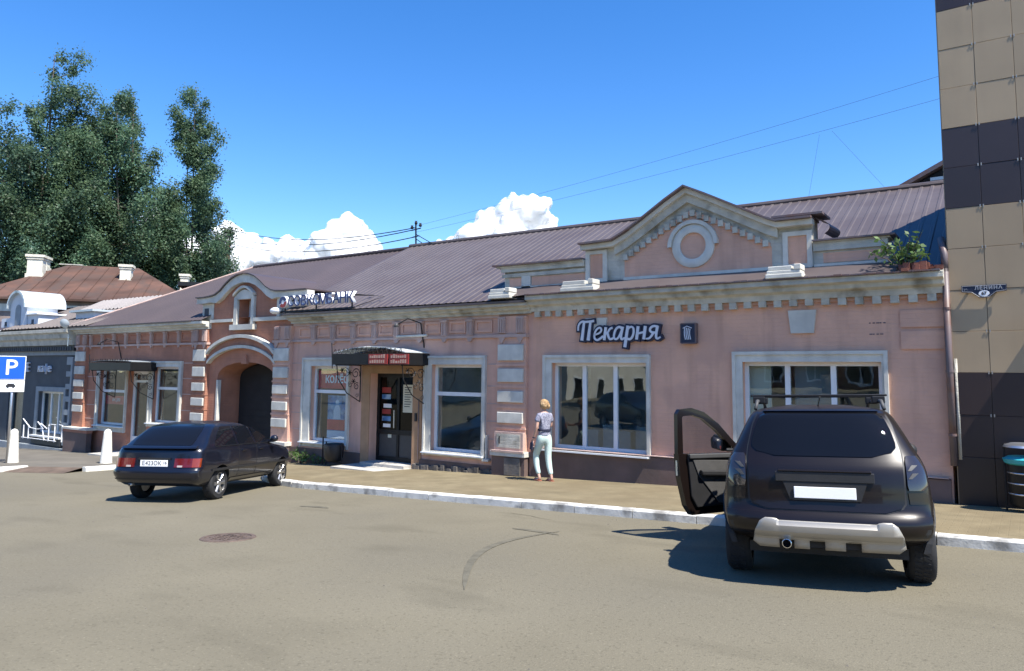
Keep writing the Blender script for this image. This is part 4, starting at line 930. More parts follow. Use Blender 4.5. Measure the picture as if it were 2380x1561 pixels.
for x0, x1 in ((-4.15, -3.52), (-3.45, -2.85)):
    p = MB().box(x0, x1, -.945, -.922, 2.585, 2.825).build('printed_panel', M_['sign_red'], t)
    q = MB()
    for r in range(2):
        x = x0 + .04
        while x < x1 - .1:
            w = RND.uniform(.03, .07); q.box(x, x + w, -.95, -.946, 2.61 + r*.12, 2.61 + r*.12 + RND.uniform(.05, .09)); x += w + .025
    q.build('panel_print', M_['print_cream'], p)
canopy('door_canopy', 'dark canopy on black scrollwork brackets over the white glazed door of the terracotta wall', -17.74, -15.06, 2.36, 2.62, .9, mat('canopy_sheet_dark', (.3, .33, .35), .4, .06, 3), .05)
cl = thing('ceiling_lamp', 'three lit round ceiling lamps inside the tall window beside the dark door', 'lamp', (-2.2, 1.6, 2.75))
em = bpy.data.materials.new('lamp_glow'); em.use_nodes = True; em.node_tree.nodes['Principled BSDF'].inputs['Emission Color'].default_value = (1, .95, .85, 1); em.node_tree.nodes['Principled BSDF'].inputs['Emission Strength'].default_value = 3
for dx, dy, dz in ((0, 0, 0), (-.22, .3, -.05), (-.38, .3, -.07)):
    MB().ball((dx, dy, dz), .055, 10, 8).build('globe', em, cl, smooth=True); MB().tube([(dx, dy, dz + .05), (dx, dy, .54)], .006, 4).build('rod', M_['steel'], cl)
for i, (lb, x, z) in enumerate((('black gooseneck lamp over the terracotta door canopy', -17.4, 3.05), ('grey floodlight on a bent arm above the red printed canopy', -3.2, 3.3))):
    g = thing('wall_lamp', lb, 'lamp', (x, 0, z), 0, 'lamps above the door canopies')
    MB().tube([(0, 0, -.3), (0, -.15, .3), (-.15, -.45, .4), (-.35, -.6, .25)], .018, 6).build('arm', M_['iron'], g)
    MB().lathe([(.02, .06), (.04, .04), (.07, -.03), (.06, -.03), (0, .0)], (-.37, -.62, .22), 12).build('shade', M_['iron' if i == 0 else 'grey_plastic'], g, smooth=True)
# posters hung inside the bank window
for nm, lb, bx, m in (('window_banner', 'red banner reading КОЛЁС in the upper pane of the bank window', (-7.2, -5.99, 1.93, 2.42), 'banner_red'),):
    g = thing(nm, lb, 'poster', ((bx[0]+bx[1])/2, .17, bx[2]))
    MB().box(bx[0]-g.location.x, bx[1]-g.location.x, 0, .006, 0, bx[3]-bx[2]).build('sheet', M_[m], g)
    lettering('lettering', 'КОЛЁС', .26, M_['sign_white'], g, (.12, -.004, .24), extrude=.002, offset=.008)
g = thing('window_poster', 'blue and red poster with a pale figure in the lower pane of the bank window', 'poster', (-6.5, .17, .6))
MB().box(-.3, .5, 0, .006, .0, 1.15).build('sheet', M_['print_blue'], g); MB().box(-.3, .5, -.004, 0, .22, .5).build('stripe', M_['banner_red'], g); MB().box(-.3, .5, -.004, 0, 0, .2).build('stripe', M_['letter_grey'], g)
b = MB(); b.prism([(-.05, .52), (.22, .52), (.2, .8), (.12, .9), (.02, .88), (-.06, .75)], -.005, 0); b.lathe([(0, -.005), (.07, -.005), (.07, 0)], (.08, 0, .97), 12, 'y'); b.build('figure', M_['letter_grey'], g)
g = thing('window_poster', 'narrow red poster in the display window under the dark canopy', 'poster', (-17.9, .17, 1.15))
MB().box(-.7, .75, 0, .006, 0, .3).build('sheet', M_['banner_red'], g); lettering('lettering', 'АКЦИЯ', .16, M_['letter_grey'], g, (0, -.003, .15), extrude=.002)

# ---------------------------------------------------------------- roof mast, wires
MX = (-8.08, 5.0); ms = thing('roof_mast', 'small metal mast with crossarms and insulators on the roof ridge', 'mast', (MX[0], MX[1], 6.62))
b = MB(); b.tube([(0, 0, 0), (-.03, 0, .85)], .03, 6); b.tube([(-.22, 0, .66), (.2, 0, .7)], .022, 5); b.tube([(-.16, 0, .42), (.14, 0, .44)], .02, 5); b.tube([(0, 0, .5), (.95, -.1, .02)], .014, 5); b.tube([(0, 0, .34), (.55, -.05, .02)], .014, 5); b.build('post', M_['iron'], ms)
for x, z in ((-.2, .76), (.18, .8), (-.02, .9)): MB().lathe([(.0, .08), (.05, .07), (.03, .04), (.06, .01), (.04, -.05), (0, -.06)], (x, 0, z), 8).build('insulator', M_['wood_dark'], ms, smooth=True)
def wire(name, label, p, q, sag, r, n=20, group=None):
    P = [(lerp(p[0], q[0], i/n), lerp(p[1], q[1], i/n), lerp(p[2], q[2], i/n) - sag*4*(i/n)*(1 - i/n)) for i in range(n + 1)]
    return tag(MB().tube(P, r, 4).build(name, M_['wood_dark'], smooth=True), label, 'cable', group)
for k, (zm, ze, nm) in enumerate(((7.36, 11.35, 'topmost'), (7.3, 10.8, 'middle'), (7.04, 10.4, 'lowest'))):
    wire('cable', f'{nm} of the three black cables sagging from the poplar to the roof mast', (MX[0], 5, zm), (-34.0, 13.9, ze + .6), .75, .017, group='cables from the trees to the roof mast')
for k, (z0, z1, nm) in enumerate(((7.42, 9.25, 'upper'), (7.2, 8.72, 'lower'))):
    wire('cable', f'{nm} of the two thin cables rising from the roof mast to the panelled building', (MX[0], 5, z0), (8.02, 5, z1), .12, .0035, group='thin cables to the panelled building')
wire('cable', 'thin cable dropping steeply from the long wire to the ridge', (5.08, 5, 8.3), (4.79, 5, 6.8), 0, .0025); wire('cable', 'thin cable slanting down right from the long wire to the ridge', (5.37, 5, 8.34), (6.5, 5, 6.75), 0, .0025)

# ---------------------------------------------------------------- street furniture
px, py = -15.0, -4.34; pk = thing('parking_sign', 'blue and white P parking sign on a grey pole by the kerb', 'road sign', (px, py, pz(px, py)), radians(64))
MB().tube([(0, .03, 0), (0, .03, 2.9)], .035, 10).build('pole', M_['steel'], pk, smooth=True)
zb = 2.42 - pk.location.z; cxp = -.06
bd = MB(); bd.box(cxp - .35, cxp + .35, -.02, -.006, zb - .35, zb + .33); bd = bd.build('panel', M_['sign_white'], pk, bevel=.004)
MB().box(cxp - .33, cxp + .33, -.024, -.0205, zb - .33, zb + .31).build('blue_field', M_['sign_blue'], bd)
lettering('lettering', 'P', .62, M_['sign_white'], bd, (cxp, -.026, zb - .015), extrude=.002, offset=.006)
b2 = MB().box(cxp - .35, cxp + .35, -.02, -.006, zb - .7, zb - .37).build('lower_panel', M_['sign_white'], pk, bevel=.004)
b = MB(); b.box(cxp - .1, cxp + .13, -.024, -.0205, zb - .56, zb - .5); b.box(cxp - .07, cxp + .1, -.024, -.0205, zb - .5, zb - .46); b.box(cxp - .07, cxp - .03, -.024, -.0205, zb - .59, zb - .56); b.box(cxp + .06, cxp + .1, -.024, -.0205, zb - .59, zb - .56); b.build('symbol', M_['plate_ink'], b2)
bl = None
for (x, y, lb) in ((-15.05, -4.18, 'white tapered concrete bollard beside the parking sign pole'), (-12.65, -2.75, 'white tapered concrete bollard behind the dark hatchback')):
    if bl is None:
        bl = thing('bollard', lb, 'bollard', (x, y, pz(x, y)), 0, 'white bollards on the kerb')
        MB().lathe([(.17, -.05), (.16, .02), (.105, .82), (.1, .88), (.07, .93), (.03, .955), (0, .96)], n=16).build('post', M_['bollard_white'], bl, smooth=40)
    else:
        c = copy_tree(bl); c.location = (x, y, pz(x, y)); c['label'] = lb
# litter bins
x, y = 8.9, -.5; bn = thing('litter_bin', 'dark metal litter bin with a teal rim in front of the brown panels', 'litter bin', (x, y, pz(x, y)))
MB().lathe([(.0, .08), (.17, .08), (.2, .12), (.21, .72), (.19, .72), (.18, .12)], n=20).build('bucket', M_['black_metal'], bn, smooth=40)
MB().lathe([(.21, .68), (.25, .7), (.27, .76), (.2, .8), (.19, .72)], n=20).build('rim', M_['teal'], bn, smooth=40)
b = MB(); [b.tube([(s*.24, 0, 0), (s*.24, 0, .98)], .015, 6) for s in (-1, 1)]; b.box(-.25, .25, -.015, .015, .06, .08); b.build('frame', M_['iron'], bn)
MB().lathe([(0, .98), (.16, .99), (.24, .96), (.26, .93), (0, .95)], n=18).build('lid', M_['steel'], bn, smooth=30)
b = MB(); [b.lathe([(.212, z), (.218, z + .01), (.212, z + .02)], n=20) for z in (.25, .4, .55)]; b.build('hoop', M_['steel'], bn)
x, y = -5.85, -.42; bn = thing('litter_bin', 'black tub litter bin on a stand by the dark shop door', 'litter bin', (x, y, pz(x, y)))
MB().lathe([(0, .12), (.17, .12), (.24, .2), (.27, .5), (.25, .56), (.23, .5), (.16, .2)], n=18).build('bucket', M_['black_plastic'], bn, smooth=40)
b = MB(); [b.tube([(s*.29, 0, 0), (s*.29, 0, .6)], .018, 6) for s in (-1, 1)]; b.tube([(-.29, 0, .1), (.29, 0, .1)], .014); b.tube([(-.42, 0, 0), (-.42, 0, .72)], .02, 6); b.build('stand', M_['iron'], bn)
# plants
def sprig(name, label, loc, n, spread, h, leaf, m='leaf_fresh', stems=7, seed=1, lean=(0, 0)):
    r = random.Random(seed); T = thing(name, label, 'plant', loc); st, lf = MB(), MB()
    for k in range(stems):
        a = r.uniform(0, 2*pi); l = r.uniform(.5, 1); tip = Vector((cos(a)*spread[0]*l + lean[0], sin(a)*spread[1]*l + lean[1], h*r.uniform(.45, 1))); mid = tip*.5 + Vector((0, 0, h*.12))
        st.tube([(0, 0, -.03), mid, tip], [.012, .008, .004], 4)
        for i in range(n // stems):
            t = r.uniform(.25, 1.02); p = (mid*(2*t) if t < .5 else mid.lerp(tip, 2*t - 1)); d = Vector((r.gauss(0, 1), r.gauss(0, 1), r.gauss(.2, .8))).normalized(); u = d.cross(Vector((r.gauss(0, 1), r.gauss(0, 1), r.gauss(0, 1)))).normalized()
            s = leaf * r.uniform(.6, 1.3); q = p + d*.02
            lf.quad(q, q + d*s*.5 + u*s*.28, q + d*s, q + d*s*.5 - u*s*.28)
    st.build('stem', M_['bark'], T); lf.build('leaf', M_[m], T, fix=False, kind='stuff')
    return T
sprig('roof_shrub', 'leafy green shrub growing out of the crumbling cornice beside the downpipe', (7.42, -.14, 4.1), 280, (.5, .3), .62, .1, seed=4, lean=(-.08, -.08), stems=14)
sprig('weed_clump', 'green weeds growing at the pilaster foot behind the dark hatchback', (-7.3, -.3, pz(-7.3, -.3)), 260, (.75, .22), .34, .09, seed=6, stems=22)
sprig('weed_clump', 'small weeds at the wall left of the litter bin', (-6.7, -.2, pz(-6.7, -.2)), 80, (.5, .12), .22, .08, seed=9, stems=8)
b = MB(); r = random.Random(5)
for i in range(34): 
    x, y = 7.62 + r.gauss(0, .14), -.2 + r.gauss(0, .07); b.box(x - .05, x + .05, y - .03, y + .03, 4.1 + r.uniform(0, .06), 4.15 + r.uniform(0, .12))
tag(b.build('loose_bricks', M_['brick_red']), 'crumbled red bricks lying on the cornice under the shrub', 'bricks'); bpy.data.objects['loose_bricks']['kind'] = 'stuff'

# ---------------------------------------------------------------- woman walking past the bakery
def skin_mesh(name, joints, edges, m, parent, root=0, sub=2, loc=None):
    me = bpy.data.meshes.new(name); me.from_pydata([j[0] for j in joints], edges, []); me.materials.append(m)
    o = link(name, me, parent, loc=loc); sk = o.modifiers.new('skin', 'SKIN'); sv = me.skin_vertices[0].data
    for i, j in enumerate(joints): sv[i].radius = (j[1], j[2] if len(j) > 2 else j[1])
    for i in range(len(joints)): sv[i].use_root = (i == root)
    sk.use_smooth_shade = True
    sb = o.modifiers.new('sub', 'SUBSURF'); sb.levels = sb.render_levels = sub
    baked(o); o.data.shade_smooth(); return o
wx, wy = .72, -.66
PW = thing('person', 'woman in a patterned grey top and mint trousers walking past the bakery window', 'person', (wx, wy, pz(wx, wy)), radians(66))
# local frame: she walks towards +y, her left is -x
J = [((0, 0, .93), .12, .095), ((0, .0, 1.08), .1, .085), ((0, .01, 1.24), .115, .085), ((0, .0, 1.36), .075, .06), ((0, .015, 1.43), .042, .042), ((0, .04, 1.5), .05, .055), ((0, .045, 1.58), .066, .078), ((0, .035, 1.635), .03, .035)]
Ed = [(0,1),(1,2),(2,3),(3,4),(4,5),(5,6),(6,7)]
def chain(start, pts):
    p = start
    for q in pts: J.append(q); Ed.append((p, len(J) - 1)); p = len(J) - 1
    return p
legL = [((-.085, .02, .84), .08), ((-.085, .19, .5), .052), ((-.08, .16, .28), .047), ((-.08, .06, .09), .03), ((-.08, .04, .05), .032, .03)]
legR = [((.085, -.01, .84), .08), ((.08, -.02, .47), .052), ((.08, -.08, .28), .048), ((.08, -.15, .09), .03), ((.08, -.17, .045), .032, .03)]
kL = chain(0, legL); chain(kL, [((-.085, .14, .03), .03, .018), ((-.09, .23, .014), .034, .014)])
kR = chain(0, legR); chain(kR, [((.085, -.07, .03), .03, .018), ((.09, .02, .014), .034, .014)])
aL = chain(3, [((-.15, 0, 1.33), .05), ((-.2, -.02, 1.1), .034), ((-.21, .06, .92), .028), ((-.212, .085, .86), .022, .014), ((-.212, .1, .81), .03, .014)])
aR = chain(3, [((.15, 0, 1.33), .05), ((.185, .03, 1.1), .034), ((.13, .22, 1.06), .028), ((.1, .28, 1.06), .02, .014), ((.07, .31, 1.065), .026, .014)])
body = skin_mesh('body', J, Ed, M_['skin'], PW, 0)
for hand, c, ax, side in ((0, Vector((-.212, .112, .79)), Vector((0, .12, -1)), Vector((0, 1, .1))), (1, Vector((.055, .325, 1.066)), Vector((-.9, .4, .1)), Vector((.1, .1, 1)))):
    b = MB(); ax.normalize()
    for i, ln in enumerate((.06, .072, .066, .05)):
        o_ = c + side * (i - 1.5) * -.017; k = Vector((.02, 0, 0)) if hand == 0 else Vector((0, -.02, -.01))
        b.tube([o_ - ax*.02, o_ + ax*ln*.5, o_ + ax*ln*.85 + k*.6, o_ + ax*ln + k*1.4], [.009, .0085, .008, .006], 6)
    o_ = c + side*.034 - ax*.035; b.tube([o_ - side*.01, o_ + side*.02 + ax*.02, o_ + side*.018 + ax*.05], [.011, .009, .007], 6)
    b.build('fingers', M_['skin'], body, smooth=True)
# face
b = MB(); b.ball((0, .125, 1.565), (.012, .02, .02), 8, 6); b.build('nose', M_['skin'], body, smooth=True)
b = MB(); [b.ball((s*.028, .108, 1.59), (.012, .008, .007), 8, 5) for s in (-1, 1)]; b.build('eyes', M_['navy_cloth'], body, smooth=True)
MB().ball((0, .112, 1.525), (.022, .008, .006), 8, 5).build('mouth', M_['sandal'], body, smooth=True)
b = MB(); [b.ball((s*.072, .03, 1.57), (.012, .02, .03), 8, 6) for s in (-1, 1)]; b.build('ears', M_['skin'], body, smooth=True)
# trousers
T = [((0, 0, .95), .135, .11), ((-.085, .015, .82), .1, .098), ((-.086, .185, .51), .07), ((-.082, .155, .29), .062), ((-.08, .07, .125), .047), ((.085, -.015, .82), .1, .098), ((.082, -.022, .49), .07), ((.08, -.075, .28), .062), ((.08, -.142, .125), .047), ((0, 0, 1.0), .13, .1)]
skin_mesh('trousers', T, [(0,1),(1,2),(2,3),(3,4),(0,5),(5,6),(6,7),(7,8),(0,9)], M_['mint'], PW, 0)
T = [((0, 0, .94), .145, .118), ((0, .0, 1.06), .125, .105), ((0, .005, 1.2), .135, .105), ((0, .0, 1.33), .12, .085), ((0, .005, 1.395), .06, .055), ((-.135, 0, 1.335), .066), ((-.19, -.01, 1.19), .062), ((.135, 0, 1.335), .066), ((.18, .015, 1.19), .062), ((0, 0, .9), .15, .12)]
skin_mesh('t_shirt', T, [(0,1),(1,2),(2,3),(3,4),(3,5),(5,6),(3,7),(7,8),(0,9)], M_['tee'], PW, 2)
b = MB(); b.lathe([(.142, -.02), (.147, 0), (.142, .02)], n=24); bo = b.build('belt', M_['navy_cloth'], PW, smooth=True, loc=(0, 0, 1.04)); bo.scale = (1, .86, 1)
# hair: a short bob blown to the right
b = MB(); r = random.Random(3)
b.ball((0, .02, 1.585), (.086, .1, .085), 16, 12); b.ball((0, -.03, 1.54), (.08, .066, .075), 14, 10); b.ball((.045, -.055, 1.53), (.05, .045, .055), 10, 8)
for k in range(220):
    a = r.uniform(-.5, pi + .5); z = r.uniform(1.52, 1.655); q = sqrt(max(.05, 1 - ((z - 1.57)/.1)**2)); p = Vector((cos(a)*.082*q, .01 - sin(a)*.095*q, z)); d = Vector((cos(a)*.012 + .02 + r.gauss(0, .01), -sin(a)*.012, -r.uniform(.03, .075)))
    b.tube([p, p + d*.5 + Vector((cos(a)*.006, -sin(a)*.006, .004)), p + d], [.008, .006, .002], 4)
b.build('hair', M_['hair'], PW, smooth=True)
for s, y, z, tl in ((-1, .13, .0, .0), (1, -.08, .0, 0)):
    b = MB(); o_ = [(-.042, -.12), (.0, -.135), (.04, -.12), (.046, 0), (.05, .08), (.02, .13), (-.02, .125), (-.048, .07)]
    b.prismz([(s*.085 + x, y + yy) for x, yy in o_], .0, .018)
    b.tube([(s*.085 - .045, y + .06, .015), (s*.085, y + .06, .055), (s*.085 + .045, y + .06, .015)], .01, 5); b.tube([(s*.085 - .04, y - .06, .015), (s*.085, y - .1, .08), (s*.085 + .04, y - .06, .015)], .008, 5)
    b.build('sandal', M_['sandal'], PW)
w_ = MB().lathe([(.028, -.012), (.031, 0), (.028, .012)], (-.211, .075, .885), 12).build('wristband', M_['navy_cloth'], PW)
ph = tag(MB().box(-.02, .02, -.04, .04, -.09, .06).build('purse', M_['navy_cloth'], bevel=.01), 'small dark purse held in the walking woman\'s lowered hand', 'purse')
ph.location = PW.matrix_basis @ Vector((-.225, .13, .72)); ph.rotation_euler = (.2, 0, radians(66))
# ---------------------------------------------------------------- vehicles
class Shape:                                      # closed car body: plan outlines stacked over height
    def __init__(s, hw, yr, yf, wheels, rc=.3, fc=.5, p=4.2, flare=.03, narrow=.1, zt=.9):
        s.hw_, s.yr_, s.yf_, s.wh, s.rc, s.fc, s.p, s.fl, s.nr, s.zt = hw, yr, yf, wheels, rc, fc, p, flare, narrow, zt
    def sm(s, t, z):                              # table value, rounded at its knots
        z = z * s.zs; k = .02; return sum(tab(t, z + q * k) * w for q, w in ((-1.5, .15), (-.75, .22), (0, .26), (.75, .22), (1.5, .15)))
    zs = 1.0
    def hw(s, z): return s.sm(s.hw_, z)
    def yr(s, z): return s.sm(s.yr_, z)
    def yf(s, z): return s.sm(s.yf_, z)
    def corner(s, t, D): t = min(1, abs(t)); return D * (1 - (1 - t ** s.p) ** (1 / s.p))
    def rear(s, x, z): return s.yr(z) + s.corner(x / (s.hw(z) + 1e-6), min(s.rc, (s.yf(z) - s.yr(z)) * .3)) + .035 * (x / s.hw(z)) ** 2
    def front(s, x, z):
        h = s.side(s.yf(z) - .001, z); return s.yf(z) - s.corner(x / h, min(s.fc, (s.yf(z) - s.yr(z)) * .3)) - .1 * (x / h) ** 2
    def side(s, y, z):
        h = s.hw(z); L = s.yf_[0][1]; k = max(0, (y - L * .72) / (L * .28)); h *= 1 - s.nr * k * k
        if z < s.zt:
            for w in s.wh: h += s.fl * exp(-((y - w) / .46) ** 4) * min(1, (s.zt - z) / .15)
        return h
    def ring(s, z, n=10, m=34):
        rc, fc = min(s.rc, (s.yf(z) - s.yr(z)) * .3), min(s.fc, (s.yf(z) - s.yr(z)) * .3); h = s.hw(z); o = []
        T = [sin(pi/2 * (i / n)) for i in range(-n, n + 1)]
        o += [(t * h, s.rear(t * h, z)) for t in T]
        y0, y1 = s.rear(h, z), s.front(s.side(s.yf(z) - .001, z), z)
        o += [(s.side(lerp(y0, y1, i / m), z), lerp(y0, y1, i / m)) for i in range(1, m)]
        hf = s.side(s.yf(z) - .001, z)
        o += [(t * hf, s.front(t * hf, z)) for t in T[::-1]]
        o += [(-s.side(lerp(y1, y0, i / m), z), lerp(y1, y0, i / m)) for i in range(1, m)]
        return [(x, y, z) for x, y in o]
    def body(s, zs):
        b = MB(); R = [s.ring(z) for z in zs]; N = len(R[0]); b.add(sum(R, []), [])
        b.f = [[j*N + i, j*N + (i+1) % N, (j+1)*N + (i+1) % N, (j+1)*N + i] for j in range(len(zs) - 1) for i in range(N)]
        b.f += [list(range(N))[::-1], [(len(zs)-1)*N + i for i in range(N)]]; b.mi = [0] * len(b.f)
        return b
    def rear_patch(s, rows, off, th=.02, n=12):    # rows (z, x left, x right), shell standing off the rear surface
        b = MB(); z0, z1 = rows[0][0], rows[-1][0]; nv = max(6, int((z1 - z0) / .04))
        def f(o): 
            def g(u, v):
                z = lerp(z0, z1, v); xl, xr = tab(rows, z); x = lerp(xl, xr, u); h = s.hw(z) - .002; x = max(-h, min(h, x)); return (x, s.rear(x, z) - o, z)
            return g
        b.grid(f(off), n, nv); b.grid(f(off - th), n, nv); M = n + 1; K = (n + 1) * (nv + 1)
        rim = [i for i in range(n + 1)] + [j*M + n for j in range(1, nv + 1)] + [nv*M + i for i in range(n - 1, -1, -1)] + [j*M for j in range(nv - 1, 0, -1)]
        for a, c in zip(rim, rim[1:] + rim[:1]): b.f.append([a, c, c + K, a + K]); b.mi.append(0)
        return b
    def side_patch(s, rows, sg, off, th=.02, n=14):
        b = MB(); z0, z1 = rows[0][0], rows[-1][0]; nv = max(5, int((z1 - z0) / .04))
        def f(o):
            def g(u, v):
                z = lerp(z0, z1, v); ya, yb = tab(rows, z); y = lerp(ya, yb, u); return (sg * (s.side(y, z) + o), y, z)
            return g
        b.grid(f(off), n, nv); b.grid(f(off - th), n, nv); M = n + 1; K = (n + 1) * (nv + 1)
        rim = [i for i in range(n + 1)] + [j*M + n for j in range(1, nv + 1)] + [nv*M + i for i in range(n - 1, -1, -1)] + [j*M for j in range(nv - 1, 0, -1)]
        for a, c in zip(rim, rim[1:] + rim[:1]): b.f.append([a, c, c + K, a + K]); b.mi.append(0)
        return b
def cut(o, cutters):
    for c in cutters:
        m = o.modifiers.new('cut', 'BOOLEAN'); m.object = c; m.operation = 'DIFFERENCE'; m.solver = 'EXACT'
    baked(o)
    for c in cutters: bpy.data.objects.remove(c)
    o.data.shade_smooth(); o.data.set_sharp_from_angle(angle=radians(35))
def wheel(T, x, y, r, w, spokes, sg, rim='alloy'):
    ty = MB().lathe([(r*.66, -w/2), (r*.9, -w/2), (r*.97, -w*.42), (r, -w*.3), (r, w*.3), (r*.97, w*.42), (r*.9, w/2), (r*.66, w/2)], n=36, axis='x')
    t = ty.build('wheel', M_['rubber'], T, smooth=35, loc=(x, y, r))
    g = MB()
    for k in range(40):
        a = 2*pi*k/40
        for q in (-.3, 0.02): g.add([(w*q, (r-.002)*cos(a), (r-.002)*sin(a)), (w*(q+.26), (r-.002)*cos(a+.06), (r-.002)*sin(a+.06)), (w*(q+.26), (r+.005)*cos(a+.06), (r+.005)*sin(a+.06)), (w*q, (r+.005)*cos(a), (r+.005)*sin(a)), (w*q, (r+.005)*cos(a+.08), (r+.005)*sin(a+.08)), (w*(q+.26), (r+.005)*cos(a+.14), (r+.005)*sin(a+.14))], [(0,1,2,3), (3,2,5,4)])
    g.build('tread', M_['rubber'], t, kind='stuff')
    rm = MB(); rm.lathe([(r*.66, sg*w*.5), (r*.69, sg*w*.46), (r*.62, sg*w*.44), (r*.58, -sg*w*.3), (.0, -sg*w*.3)], n=32, axis='x')
    rm.lathe([(.055, sg*w*.42), (.05, sg*w*.47), (0, sg*w*.48)], n=12, axis='x')
    for k in range(spokes):
        for dv in (-.12, .12):
            a = 2*pi*k/spokes; p = (sg*w*.38, .05*cos(a), .05*sin(a)); q = (sg*w*.44, r*.62*cos(a+dv), r*.62*sin(a+dv)); rm.tube([p, q], [.022, .018], 5)
    rm.build('rim', M_[rim], t, smooth=40)
    return t
def place(T, x, y, head):                         # stand the car on the sloping road
    zc = gz(x, y); T.location = (x, y, zc)
    n = Vector((-.035, .0365, 1)).normalized(); f = Vector((-sin(head), cos(head), 0)); f = (f - n * f.dot(n)).normalized(); r = f.cross(n)
    T.rotation_euler = Matrix((r, f, n)).transposed().to_euler()

# ---- dark brown SUV: local y from the rear bumper forwards, x to the right
V = thing('parked_suv', 'dark brown SUV seen from behind with open driver door and silver bumper guard', 'car')
sv = Shape(hw=[(.3, .82), (.45, .87), (.6, .9), (.8, .905), (.95, .895), (1.05, .885), (1.13, .865), (1.19, .84), (1.28, .79), (1.4, .735), (1.52, .675), (1.59, .632), (1.622, .58), (1.645, .5), (1.66, .37), (1.668, .15)],
           yr=[(.3, .5), (.4, .34), (.45, .1), (.5, .015), (.6, .0), (.66, .015), (.69, .06), (.78, .08), (.95, .085), (1.08, .11), (1.19, .17), (1.38, .26), (1.55, .36), (1.6, .41), (1.64, .52), (1.66, .8), (1.668, 1.2)],
           yf=[(.3, 4.2), (.42, 4.28), (.6, 4.31), (.78, 4.28), (.92, 4.16), (1.0, 3.85), (1.06, 3.35), (1.1, 3.1), (1.25, 2.85), (1.4, 2.6), (1.51, 2.36), (1.58, 2.2), (1.63, 2.0), (1.658, 1.7), (1.668, 1.4)],
           wheels=(.82, 3.49), rc=.28, fc=.5, p=3.4, flare=.035, zt=.92)
zz = [.3, .36, .42, .5, .56, .61, .645, .67, .695, .73, .79, .85, .92, 1.0, 1.06, 1.1, 1.15, 1.2, 1.25, 1.31, 1.37, 1.43, 1.49, 1.54, 1.56, 1.59, 1.61, 1.625, 1.636, 1.646, 1.654, 1.661, 1.668]
bd = sv.body(zz).build('body', [M_['suv_paint'], M_['black_plastic']], V)
def cyl(x, y, z, r, w, n=40): return MB().lathe([(0, -w), (r, -w), (r, w), (0, w)], (x, y, z), n, 'x').build('cutter', M_['black_plastic'])
WR = .335
dc = MB().prismx([(1.95, .42), (2.9, .42), (2.98, 1.0), (2.72, 1.24), (2.45, 1.45), (2.05, 1.52), (1.88, 1.0)], -1.1, -.35).build('cutter', M_['black_plastic'])
cut(bd, [cyl(s_ * .86, y, WR, .4, .24) for s_ in (-1, 1) for y in (.82, 3.49)] + [dc])
for s_ in (-1, 1):
    for y in (.82, 3.49): wheel(V, s_ * .815, y, WR, .235, 5, s_)
    for y in (.82, 3.49):                         # flared arch mouldings
        b = MB()
        for i in range(18):
            a0, a1 = pi * i / 18, pi * (i + 1) / 18
            pq = [(y + r*cos(a), WR + r*sin(a)) for r, a in ((.4, a0), (.4, a1), (.47, a1), (.47, a0))]
            b.ext([(s_*(sv.side(u, max(v, .3)) + .012), u, v) for u, v in pq], [(s_*(sv.side(u, max(v, .3)) - .04), u, v) for u, v in pq])
        b.build('wheel_arch', M_['black_plastic'], V, smooth=40)
tg = sv.rear_patch([(.705, -.5, .5), (.72, -.6, .6), (.77, -.655, .655), (.9, -.66, .66), (1.17, -.665, .665), (1.25, -.66, .66), (1.48, -.61, .61), (1.6, -.56, .56)], .014, .03, 20).build('tailgate', M_['suv_paint'], V, smooth=40)
sv.rear_patch([(.694, -.51, .51), (.71, -.615, .615), (.765, -.67, .67), (.9, -.675, .675), (1.17, -.68, .68), (1.25, -.675, .675), (1.48, -.625, .625), (1.6, -.575, .575)], .004, .02, 20).build('tailgate_gap', M_['black_plastic'], V, smooth=40)
sv.rear_patch([(1.185, -.42, .42), (1.2, -.52, .52), (1.235, -.61, .61), (1.28, -.635, .635), (1.42, -.605, .605), (1.54, -.56, .56), (1.58, -.53, .53), (1.598, -.47, .47)], .022, .02, 20).build('rear_window', M_['dark_glass'], tg, smooth=40)
sv.rear_patch([(1.602, -.52, .52), (1.628, -.5, .5)], .05, .1, 16).build('spoiler', M_['suv_paint'], V, smooth=40)
MB().box(-.4, .4, .045, .085, 1.045, 1.065).build('handle_bar', M_['suv_paint'], tg, bevel=.012)
b = MB(); b.box(-.42, .42, .055, .08, .955, 1.045); b.prism([(-.3, .79), (.3, .79), (.36, .955), (-.36, .955)], .062, .08); b.build('plate_recess', M_['black_plastic'], tg, bevel=.006)
MB().box(-.262, .262, .042, .054, .81, .912).build('number_plate', M_['plate_white'], V, bevel=.004); MB().box(-.27, .27, .047, .06, .794, .809).build('plate_holder', M_['black_plastic'], V)
